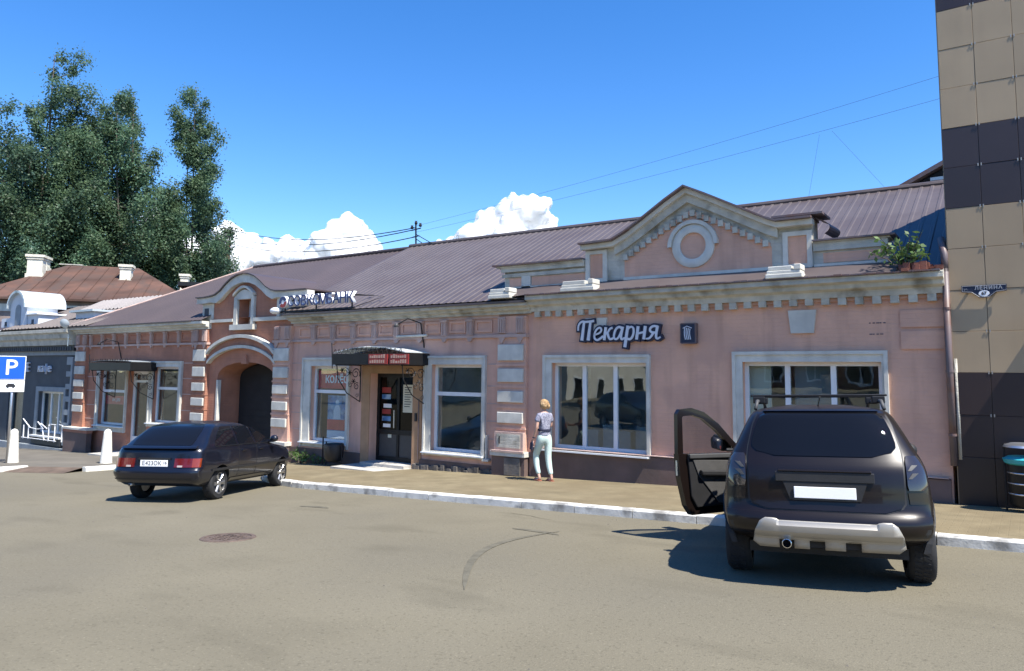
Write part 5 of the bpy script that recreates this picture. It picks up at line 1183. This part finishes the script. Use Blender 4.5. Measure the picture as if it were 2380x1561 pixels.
for s_ in (-1, 1):
    rw = [(.9, .7, .82), (.94, .69, .875), (1.05, .69, .87), (1.15, .69, .845), (1.2, .7, .8)]
    rw = rw if s_ > 0 else [(z, -c, -a) for z, a, c in rw]
    tl = sv.rear_patch(rw, .02, .04, 8).build('tail_light', M_['smoked_lens'], V, smooth=40)
    for z in (1.0, 1.07):
        r2 = [(z, .7, .73), (z + .05, .74, .79)]; r2 = r2 if s_ > 0 else [(zz_, -c, -a) for zz_, a, c in r2]
        sv.rear_patch(r2, .026, .006, 5).build('light_strip', M_['grey_plastic'], tl)
    r3 = [(.78, .7, .86), (.88, .69, .85)]; r3 = r3 if s_ > 0 else [(z, -c, -a) for z, a, c in r3]
    sv.rear_patch(r3, .008, .02, 6).build('quarter_panel', M_['suv_paint'], V, smooth=40)
    r4 = [(.49, .7, .865), (.57, .72, .87)]; r4 = r4 if s_ > 0 else [(z, -c, -a) for z, a, c in r4]
    sv.rear_patch(r4, .006, .015, 6).build('bumper_vent', M_['black_plastic'], V)
    b = MB(); b.tube([(s_*.6, .72, 1.62), (s_*.585, .8, 1.7), (s_*.575, 1.4, 1.715), (s_*.565, 2.05, 1.69), (s_*.56, 2.12, 1.63)], .019, 8); b.build('roof_rail', M_['grey_plastic'], V, smooth=True)
    sg = sv.side_patch([(1.12, .62, 1.9), (1.3, .72, 1.88), (1.48, .95, 1.86)], s_, .006, .02).build('side_window', M_['dark_glass'], V, smooth=40)
    if s_ > 0: sv.side_patch([(1.1, 1.97, 2.98), (1.3, 1.97, 2.68), (1.5, 1.97, 2.36)], s_, .006, .02).build('side_window', M_['dark_glass'], V, smooth=40)
    sv.side_patch([(.33, 1.28, 3.02), (.46, 1.28, 3.02)], s_, .012, .03).build('sill_moulding', M_['black_plastic'], V, smooth=40)
for y in (1.0, 1.75):                              # roof bars
    b = MB().box(-.66, .66, y - .03, y + .03, 1.752, 1.772); [b.box(s_*.575 - .06, s_*.575 + .06, y - .06, y + .06, 1.68, 1.752) for s_ in (-1, 1)]; b.build('roof_bar', M_['black_metal'], V, bevel=.008)
MB().tube([(0, .78, 1.645), (.02, .62, 1.74)], .006, 5).build('antenna', M_['black_plastic'], V)
# bumper: dark lower part, silver guard with cut-outs, exhaust
sv.rear_patch([(.44, -.82, .82), (.56, -.87, .87), (.675, -.875, .875)], .012, .04, 24).build('rear_bumper', M_['suv_paint'], V, smooth=40)
sk = [(.36, .58), (.395, .64), (.51, .62), (.605, .57), (.63, .52)]
b = MB(); n = 40
def sgx(u, zt_=None): return lerp(-1, 1, u)
xe = [-.66, -.6, -.53, -.46, -.43, -.41, -.39, -.345, -.3, -.28, -.22, -.15, -.12, -.08, -.04, -.02, .06, .15, .18, .215, .25, .28, .35, .41, .43, .46, .53, .6, .66]
ze = [.36, .405, .44, .465, .49, .52, .55, .575, .6, .618, .63]
def P_(x, z):
    lim = tab(sk, z); zq = max(z, .46); x = max(-lim, min(lim, x)); mid = max(0, min(1, (.44 - abs(x)) / .03))
    k = max(0, (z - .555) / .08); bulge = .045 + .005 * (1 - mid) - .006 * k * k - .014 * mid * (1 if z > .575 else 0)
    return (x, sv.rear(x, zq) - bulge + .25 * max(0, .46 - z), z - .022 * mid * max(0, (z - .515) / .12))
for xl, xr in zip(xe, xe[1:]):
    c = (xl + xr) / 2; notch = -.41 < c < -.28 or -.15 < c < -.02 or .15 < c < .28
    for z0, z1 in zip(ze, ze[1:]):
        if notch and z1 < .45: continue
        if min(abs(xl), abs(xr)) > tab(sk, z0) and min(abs(xl), abs(xr)) > tab(sk, z1): continue
        b.quad(P_(xl, z0), P_(xr, z0), P_(xr, z1), P_(xl, z1))
sgd = b.build('bumper_guard', M_['silver_plastic'], V, smooth=22); so_ = sgd.modifiers.new('thick', 'SOLIDIFY'); so_.thickness = .03; so_.offset = 0
MB().lathe([(.036, -.05), (.042, -.05), (.042, .3), (.036, .3)], (-.345, .05, .405), 16, 'y').build('exhaust', M_['chrome'], V, smooth=True)
b = MB(); b.box(-.6, .6, .14, .2, .36, .6); b.build('bumper_inner', M_['black_plastic'], V)
b = MB(); b.box(-.7, .7, .5, 3.9, .24, .34); b.tube([(-.75, .82, .33), (.75, .82, .33)], .06); b.lathe([(0, -.16), (.14, -.1), (.14, .1), (0, .16)], (0, .82, .33), 12, 'x'); b.build('underbody', M_['black_plastic'], V)
b = MB(); b.box(.97, 1.02, 2.62, 2.72, 1.06, 1.12); b.ball((1.0, 2.68, 1.14), (.11, .09, .09), 12, 8); b.build('wing_mirror', M_['black_plastic'], V, smooth=40)
# front seats seen through the door
b = MB(); b.box(-.72, -.25, 2.0, 2.5, .5, .68); b.prismx([(1.98, .68), (2.14, .68), (1.98, 1.3), (1.86, 1.3)], -.7, -.27); b.build('seat', M_['grey_fabric'], V, bevel=.03)
# open driver door: hinge at the front edge, swung out
DR = bpy.data.objects.new('door', None); COL.objects.link(DR); DR.parent = V; DR.location = (-.86, 2.93, -.14); DR.rotation_euler = (0, 0, radians(-43)); DR.scale = (1.05, 1.05, 1.15)
DR['label'] = 'open driver door'
# door local: u along -y from hinge to rear edge
out = [(0.02, .42), (.9, .4), (.98, .5), (1.06, .8), (1.08, 1.05), (1.07, 1.48), (1.03, 1.53), (.85, 1.545), (.66, 1.5), (.44, 1.37), (.24, 1.2), (.04, 1.04)]
def dshell(b, poly, y0, y1): b.ext([(y0 + .0, -u, z) for u, z in poly], [(y1, -u, z) for u, z in poly])
inn = [(.13, 1.06), (1.0, 1.06), (1.0, 1.44), (.84, 1.465), (.68, 1.425), (.47, 1.3), (.27, 1.14)]
b = MB(); dshell(b, [(.02, .42), (.9, .4), (.98, .5), (1.06, .8), (1.08, 1.05), (.04, 1.05)], -.06, .03)
outer_loop = [(.04, 1.05), (.24, 1.2), (.44, 1.37), (.66, 1.5), (.85, 1.545), (1.03, 1.53), (1.07, 1.48), (1.08, 1.05)]
inner_loop = [(.15, 1.051), (.29, 1.15), (.48, 1.3), (.68, 1.425), (.84, 1.465), (.985, 1.455), (1.0, 1.44), (1.0, 1.051)]
for i in range(len(outer_loop) - 1): dshell(b, [outer_loop[i], outer_loop[i+1], inner_loop[i+1], inner_loop[i]], -.045, .02)
b.build('door_shell', M_['suv_paint'], DR)
MB().add([(-.01, -u, z) for u, z in inner_loop], [list(range(8))]).build('door_glass', M_['door_glass'], DR)
b = MB(); dshell(b, [(.06, .5), (.84, .48), (.92, .6), (.96, 1.05), (.08, 1.05)], .031, .06); b.build('door_card', M_['black_plastic'], DR, bevel=.01)
b = MB(); dshell(b, [(.1, 1.0), (.95, 1.0), (.96, 1.05), (.09, 1.05)], .061, .09); b.build('door_top_trim', M_['grey_plastic'], DR, bevel=.01)
b = MB(); dshell(b, [(.36, .5), (.52, .52), (.82, .82), (.9, .99), (.3, .97), (.24, .84)], .061, .075); b.build('fabric_insert', M_['grey_fabric'], DR, bevel=.01)
b = MB(); dshell(b, [(.26, .8), (.8, .82), (.82, .88), (.26, .86)], .076, .13); b.build('armrest', M_['black_plastic'], DR, bevel=.015)
MB().tube([(.1, -.2, .97), (.12, -.16, .9), (.11, -.24, .83)], .014, 6).build('door_handle', M_['chrome'], DR, smooth=True)
MB().box(-.03, .0, -1.078, -1.062, .82, .98).build('door_latch', M_['steel'], DR)
b = MB(); b.box(-.02, .02, -.32, -.2, 1.06, 1.1); b.prism([(-.26, 1.09), (-.05, 1.06), (-.03, 1.22), (-.2, 1.25), (-.27, 1.2)], -.34, -.2); m_ = b.build('wing_mirror', M_['black_plastic'], DR, bevel=.02)
MB().add([(-.24, -.342, 1.1), (-.07, -.342, 1.08), (-.05, -.342, 1.2), (-.2, -.342, 1.225)], [(0, 1, 2, 3)]).build('mirror_glass', M_['mirror'], m_)
SUV_HEAD = radians(13.7)
place(V, 7.47, -6.62, SUV_HEAD)

# ---- dark blue-black hatchback
Hc = thing('parked_hatchback', 'dark navy five-door hatchback with red tail lights parked nose to the kerb at the gateway', 'car')
hs = Shape(hw=[(.29, .72), (.36, .78), (.5, .815), (.7, .825), (.86, .815), (.93, .79), (1.0, .755), (1.1, .705), (1.2, .655), (1.28, .615), (1.33, .575), (1.36, .51), (1.385, .36), (1.395, .15)],
           yr=[(.29, .2), (.34, .08), (.42, .03), (.52, .0), (.56, .0), (.59, .05), (.7, .07), (.9, .1), (.95, .14), (.98, .22), (1.1, .36), (1.2, .5), (1.28, .62), (1.33, .72), (1.36, .86), (1.385, 1.15), (1.395, 1.6)],
           yf=[(.29, 4.0), (.38, 4.08), (.55, 4.1), (.7, 4.05), (.8, 3.9), (.86, 3.5), (.92, 3.05), (1.0, 2.85), (1.1, 2.65), (1.2, 2.46), (1.28, 2.3), (1.33, 2.18), (1.36, 2.05), (1.385, 1.9), (1.395, 1.75)],
           wheels=(.83, 3.29), rc=.2, fc=.4, p=4.5, flare=.02, zt=.8)
zz = [.29, .32, .36, .42, .5, .54, .565, .59, .65, .72, .8, .86, .9, .93, .96, 1.0, 1.05, 1.1, 1.15, 1.2, 1.24, 1.28, 1.31, 1.335, 1.355, 1.37, 1.38, 1.388, 1.395]
bd = hs.body(zz).build('body', [M_['navy_paint'], M_['black_plastic']], Hc)
WR2 = .285
cut(bd, [cyl(s_ * .78, y, WR2, .335, .22) for s_ in (-1, 1) for y in (.83, 3.29)])
for s_ in (-1, 1):
    for y in (.83, 3.29): wheel(Hc, s_ * .715, y, WR2, .185, 6, s_)
    hs.side_patch([(.955, .62, 1.42), (1.1, .78, 1.42), (1.24, .96, 1.42), (1.3, 1.06, 1.42)], s_, .006, .02).build('side_window', M_['dark_glass'], Hc, smooth=40)
    hs.side_patch([(.955, 1.5, 2.1), (1.3, 1.5, 2.02)], s_, .006, .02).build('side_window', M_['dark_glass'], Hc, smooth=40)
    hs.side_patch([(.955, 2.18, 2.82), (1.1, 2.16, 2.55), (1.27, 2.12, 2.22)], s_, .006, .02).build('side_window', M_['dark_glass'], Hc, smooth=40)
    for y in (1.46, 2.14): hs.side_patch([(.36, y, y + .012), (.95, y, y + .012)], s_, .002, .01, 2).build('door_gap', M_['black_plastic'], Hc)
    for y in (1.55, 2.22): hs.side_patch([(.83, y, y + .17), (.86, y, y + .17)], s_, .025, .03, 3).build('door_handle', M_['navy_paint'], Hc, bevel=.006)
    hs.side_patch([(.52, .5, 3.75), (.56, .5, 3.75)], s_, .018, .03, 20).build('side_moulding', M_['black_plastic'], Hc)
    hs.side_patch([(.295, 1.2, 2.9), (.35, 1.2, 2.9)], s_, .015, .03, 10).build('sill_moulding', M_['navy_paint'], Hc)
    hs.side_patch([(.94, .66, 2.9), (.955, .66, 2.88)], s_, .01, .02, 10).build('window_trim', M_['black_metal'], Hc)
    b = MB(); b.box(s_*.78 - .02, s_*.78 + .1*s_ + .02, 2.66, 2.74, .96, 1.0) if s_ > 0 else b.box(-.9, -.76, 2.66, 2.74, .96, 1.0); b.ball((s_*.9, 2.7, 1.02), (.09, .07, .07), 12, 8); b.build('wing_mirror', M_['navy_paint'], Hc, smooth=40)
    def rp(z0, z1, a, c, off, m, nm, par):
        r_ = [(z0, a, c), (z1, a, c)]; r_ = r_ if s_ > 0 else [(z, -q, -p) for z, p, q in r_]
        return hs.rear_patch(r_, off, .03, 6).build(nm, M_[m], par, smooth=40)
    tl = rp(.615, .765, .38, .69, .018, 'red_lens', 'tail_light', Hc); rp(.615, .765, .69, .81, .018, 'orange_lens', 'indicator', tl); rp(.618, .648, .44, .53, .024, 'clear_lens', 'reversing_lamp', tl)
hs.rear_patch([(.62, -.8, .8), (.93, -.78, .78)], .002, .01, 18).build('tailgate', M_['navy_paint'], Hc, smooth=40)
hs.rear_patch([(.985, -.56, .56), (1.05, -.575, .575), (1.2, -.55, .55), (1.3, -.51, .51), (1.33, -.47, .47)], .012, .02, 16).build('rear_window', M_['dark_glass'], Hc, smooth=40)
hs.rear_patch([(.935, -.72, .72), (.975, -.7, .7)], .07, .1, 18).build('spoiler', M_['navy_paint'], Hc, smooth=40)
hs.rear_patch([(.35, -.75, .75), (.4, -.79, .79), (.565, -.81, .81)], .03, .06, 24).build('rear_bumper', M_['navy_paint'], Hc, smooth=40)
hs.rear_patch([(.4, -.77, .77), (.42, -.78, .78)], .036, .01, 24).build('bumper_moulding', M_['black_plastic'], Hc)
p = MB().box(-.26, .26, .045, .055, .625, .735).build('number_plate', M_['plate_white'], Hc, bevel=.004)
lettering('plate_text', 'Е423ОК', .1, M_['plate_ink'], p, (-.04, .043, .68), extrude=.001, spacing=1.05); lettering('plate_text', '16', .07, M_['plate_ink'], p, (.21, .043, .69), extrude=.001)
MB().box(-.3, .3, .05, .06, .745, .775).build('plate_garnish', M_['black_plastic'], Hc)
b = MB(); b.box(-.6, .6, .6, 3.7, .24, .32); b.tube([(-.7, .83, .28), (.7, .83, .28)], .04); b.build('underbody', M_['black_plastic'], Hc)
MB().lathe([(.022, 0), (.026, 0), (.026, .2), (.022, .2)], (-.45, .06, .31), 12, 'y').build('exhaust', M_['steel'], Hc, smooth=True)
b = MB(); b.box(-.64, .64, 1.3, 1.5, .8, 1.1); b.build('seat', M_['grey_fabric'], Hc, bevel=.05)
HB_HEAD = radians(26)
fx, fy = -sin(HB_HEAD), cos(HB_HEAD); rx, ry = cos(HB_HEAD), sin(HB_HEAD)
RR = (-3.2, -5.55)                                # contact point of the right rear tyre
place(Hc, RR[0] - rx*.78 - fx*.83, RR[1] - ry*.78 - fy*.83, HB_HEAD)

oc = copy_tree(Hc); oc['label'] = 'dark hatchback standing behind the photographer and mirrored in the bakery window'
place(oc, -5.6, -14.2, radians(-60))
# ---------------------------------------------------------------- trees
def tree(name, label, X, d, h, rad, seed, m, nleaf, bottom=.12, top=.0, lobes=1, group='tall trees behind the old house'):
    r = random.Random(seed); q = cw(X, d); T = thing(name, label, 'tree', (q.x, q.y, gz(q.x, q.y) - .3), 0, group)
    tr = MB(); lean = (r.uniform(-.6, .6), r.uniform(-.6, .6)); hs_ = []
    tops = [(lean[0]*1.2 + (r.uniform(-1, 1)*rad*.45 if k else 0), lean[1] + (r.uniform(-1, 1)*rad*.45 if k else 0), h*(1 - .12*k*r.uniform(.6, 1.2))) for k in range(lobes)]
    V_, F_2 = [], []; nl = nleaf // lobes
    fork = h*.16
    tr.tube([(0, 0, -.5), (lean[0]*.1, lean[1]*.1, fork*.6), (lean[0]*.2, lean[1]*.2, fork)], [rad*.09, rad*.075, rad*.065], 8)
    for k, tp in enumerate(tops):
        base = Vector((lean[0]*.2, lean[1]*.2, fork)); tp = Vector(tp)
        ax = [base.lerp(tp, t) + Vector((sin(t*3 + k)*.3, cos(t*2.3 + k)*.3, 0)) * (t*(1-t)*4)*.8 for t in [i/8 for i in range(9)]]
        tr.tube(ax, [lerp(rad*.045, .02, (i/8)**.6) for i in range(9)], 6)
        nb = int(46 / lobes) + 14; pts = []
        R = rad / (lobes ** .4)
        for i in range(nb):
            t = lerp(bottom, .98, (i + r.random()) / nb); s = ax[min(7, int(t*8))].lerp(ax[min(8, int(t*8) + 1)], t*8 - int(t*8))
            env = R * min(1, (t / .22)) ** .6 * (1 - t) ** .62 * 1.25 + .35
            a = r.uniform(0, 2*pi); el = r.uniform(.45, 1.15); L = env * r.uniform(.55, 1.1)
            e = s + Vector((cos(a)*L, sin(a)*L, L*math.tan(el)*.55))
            if e.z > tp.z + .2: e.z = tp.z + .2
            mid = s.lerp(e, .5) + Vector((cos(a)*L*.12, sin(a)*L*.12, -.15*L))
            tr.tube([s, mid, e], [.05, .03, .012], 4)
            pts.append((s, mid, e, L))
        tot = sum(p[3] for p in pts); nl = int(nleaf * 2.1) // lobes
        for s, mid, e, L in pts:
            n = int(nl * L / tot); nc = max(2, int(L*1.6))
            for c in range(nc):
                tt = lerp(.3, 1.05, (c + r.random()) / nc); cp = s.lerp(mid, tt*2) if tt < .5 else mid.lerp(e, tt*2 - 1); cr = r.uniform(.45, .9) * (.6 + .12*L)
                for i in range(n // nc):
                    o = Vector((r.gauss(0, .55), r.gauss(0, .55), r.gauss(.1, .65))) * cr; p = cp + o
                    nrm = (o.normalized() + Vector((r.gauss(0, .6), r.gauss(0, .6), .5 + r.gauss(0, .6)))).normalized(); u = nrm.orthogonal().normalized(); w = nrm.cross(u); aa = r.uniform(0, pi); u, w = u*cos(aa) + w*sin(aa), w*cos(aa) - u*sin(aa)
                    sz = r.uniform(.055, .125); k0 = len(V_)
                    V_ += [p - u*sz, p - w*sz*.6, p + u*sz, p + w*sz*.6]; F_2.append((k0, k0+1, k0+2, k0+3))
    tr.build('trunk', M_['bark'], T, smooth=True)
    me = bpy.data.meshes.new('crown'); me.from_pydata([v[:] for v in V_], [], F_2); me.materials.append(M_[m]); link('crown', me, T)
    return T
def atpx(px_, d): return (px_ - 1190) / 1725 * d
TR = [('poplar_tree', 'tallest broad poplar with two ragged tips behind the left chimney', 80, 52, 27.2, 7.5, 11, 'leaf', 52000, 3),
      ('poplar_tree', 'broad poplar with a stepped sloping top between the tallest poplar and the columnar one', 215, 55, 26.0, 7.2, 23, 'leaf', 42000, 3),
      ('poplar_tree', 'bushy poplar crown right beside the columnar twin-tipped poplar', 305, 54, 25.2, 4.8, 31, 'leaf', 28000, 2),
      ('poplar_tree', 'slim columnar poplar with twin pointed tips nearest the white cloud', 432, 57, 27.2, 3.7, 47, 'leaf', 34000, 2),
      ('poplar_tree', 'short dense poplar below the twin-tipped one beside the brick flue', 468, 58, 17.5, 2.9, 59, 'leaf_dark', 12000, 1),
      ('poplar_tree', 'poplar cut by the left edge of the picture', -45, 50, 23.0, 5.5, 71, 'leaf_dark', 16000, 2),
      ('poplar_tree', 'dark low tree behind the ridge of the rusty roof', 160, 62, 17.0, 6.0, 83, 'leaf_dark', 14000, 2),
      ('poplar_tree', 'dark low tree behind the black shed', 370, 64, 15.0, 4.8, 91, 'leaf_dark', 10000, 1)]
for nm, lb, pxx, d, h, rad, seed, m, n, lobes in TR: tree(nm, lb, atpx(pxx, d), d, h, rad, seed, m, n, lobes=lobes)

# ---------------------------------------------------------------- clouds
def cloud(label, d, blobs, seed, wisp=0):
    r = random.Random(seed); bm = bmesh.new(); s = d / 1725
    cx_ = sum(b_[0] for b_ in blobs) / len(blobs)
    base = cw((cx_ - 1190) * s, d)
    for (px_, py_, pr) in blobs:
        X = (px_ - 1190) * s; z = EYE.z + (868 + .01*(px_ - 1190) - py_) * s; R = pr * s
        p = cw(X, d + r.uniform(-.5, .5) * R, z)
        mt = Matrix.Translation(p - base) @ Matrix.Diagonal((1, 1, .92, 1))
        bmesh.ops.create_icosphere(bm, subdivisions=3, radius=R, matrix=mt)
        for k in range(9):
            v = Vector((r.gauss(0, 1), r.gauss(0, 1), r.gauss(.4, .8))).normalized()
            bmesh.ops.create_icosphere(bm, subdivisions=2, radius=R*r.uniform(.25, .5), matrix=Matrix.Translation(p - base + v*R*.85))
    me = bpy.data.meshes.new('cloud'); bm.to_mesh(me); bm.free(); me.materials.append(M_['cloud_white'])
    o = link('cloud', me); o.location = base
    rm = o.modifiers.new('m', 'REMESH'); rm.mode = 'VOXEL'; rm.voxel_size = 4.2 * s
    for sc_, st in ((36, 18), (14, 6), (6, 2)):
        tx = bpy.data.textures.new('cloud_noise', 'CLOUDS'); tx.noise_scale = sc_ * s; tx.noise_depth = 3
        dm = o.modifiers.new('d', 'DISPLACE'); dm.texture = tx; dm.strength = st * s; dm.mid_level = .5; dm.texture_coords = 'LOCAL'
    baked(o); o.data.shade_smooth()
    return tag(o, label, 'cloud', 'white cumulus clouds low over the roof')
n = M_['cloud_white'].node_tree.nodes; l = M_['cloud_white'].node_tree.links
sss = n['Principled BSDF']; sss.inputs['Subsurface Weight'].default_value = 1; sss.inputs['Subsurface Radius'].default_value = (30, 30, 30); sss.inputs['Subsurface Scale'].default_value = 1
lw = n.new('ShaderNodeLayerWeight'); lw.inputs[0].default_value = .35; mr = n.new('ShaderNodeMapRange'); mr.inputs[1].default_value = .12; mr.inputs[2].default_value = .8
tp_ = n.new('ShaderNodeBsdfTransparent'); mx = n.new('ShaderNodeMixShader')
l.new(lw.outputs['Facing'], mr.inputs[0]); l.new(mr.outputs[0], mx.inputs[0]); l.new(sss.outputs[0], mx.inputs[1]); l.new(tp_.outputs[0], mx.inputs[2]); l.new(mx.outputs[0], n['Material Output'].inputs[0])
cloud('taller dome-topped white cumulus cloud above the middle of the roof', 1500, [(1195, 500, 52), (1235, 500, 46), (1255, 540, 46), (1150, 525, 48), (1100, 560, 46), (1060, 580, 40), (1030, 590, 30), (1180, 560, 60), (1270, 560, 34), (1295, 545, 14), (1215, 485, 40), (1140, 600, 70), (1230, 600, 70)], 3)
cloud('wide soft white cloud bank between the poplar and the roof mast', 1700, [(810, 545, 46), (770, 575, 50), (840, 580, 42), (720, 590, 44), (670, 590, 40), (620, 600, 44), (560, 580, 44), (530, 560, 40), (540, 620, 60), (640, 640, 60), (740, 640, 60), (820, 640, 60), (480, 600, 60), (400, 590, 60), (350, 480, 20), (345, 520, 40)], 8)

# ---------------------------------------------------------------- the other side of the street (seen in the window panes)
Oq = thing('apartment_block', 'cream apartment block across the street mirrored in the bakery window', 'building', (-17, -52, -.9), 0)
MB().box(-16, 0, -14, 22, -2, 11.5).build('wall', M_['apartment_wall'], Oq)
MB().box(-16.4, .4, -14.4, 22.4, 11.5, 11.9).build('roof', M_['rust_roof'], Oq)
for z in (1.2, 4.4, 7.8):
    for i in range(11):
        y = -12.5 + i * 3.2; f = MB().box(-.02, .03, y, y + 1.5, z, z + 1.9).build('window', M_['pvc'], Oq); MB().box(.03, .05, y + .12, y + 1.38, z + .12, z + 1.78).build('pane', M_['dark_glass'], f)
for i, (x, y, h, rd) in enumerate(((-9, -27, 9, 3), (-1.5, -36, 10, 3.2), (-22, -29, 8.5, 3), (5, -39, 10, 3.4))):
    p = Vector((x, y, 0)) - EYE; tree('street_tree', ('leafy tree across the street mirrored in the left bakery pane', 'leafy tree across the street mirrored in the bank window', 'leafy tree far across the street mirrored by the gateway', 'leafy tree across the street mirrored in the right bakery window')[i], p.dot(R0), p.dot(F0), h, rd, 100 + i, 'leaf', 3500, group='trees across the street')

Ob = thing('brick_block', 'long brown brick block across the street mirrored in the right bakery window', 'building', (-13, -47, 0))
MB().box(0, 46, -10, 0, -2, 9.5).build('wall', M_['brick_red'], Ob); MB().box(-.3, 46.3, -10.3, .3, 9.5, 9.8).build('roof', M_['flashing'], Ob)
for z in (1.9, 5.4):
    for i in range(14):
        x = 1.2 + i * 3.2; f = MB().box(x, x + 1.7, 0, .05, z, z + 2.1).build('window', M_['pvc'], Ob); MB().box(x + .12, x + .8, .05, .06, z + .12, z + 1.98).build('pane', M_['dark_glass'], f); MB().box(x + .9, x + 1.58, .05, .06, z + .12, z + 1.98).build('pane', M_['dark_glass'], f)
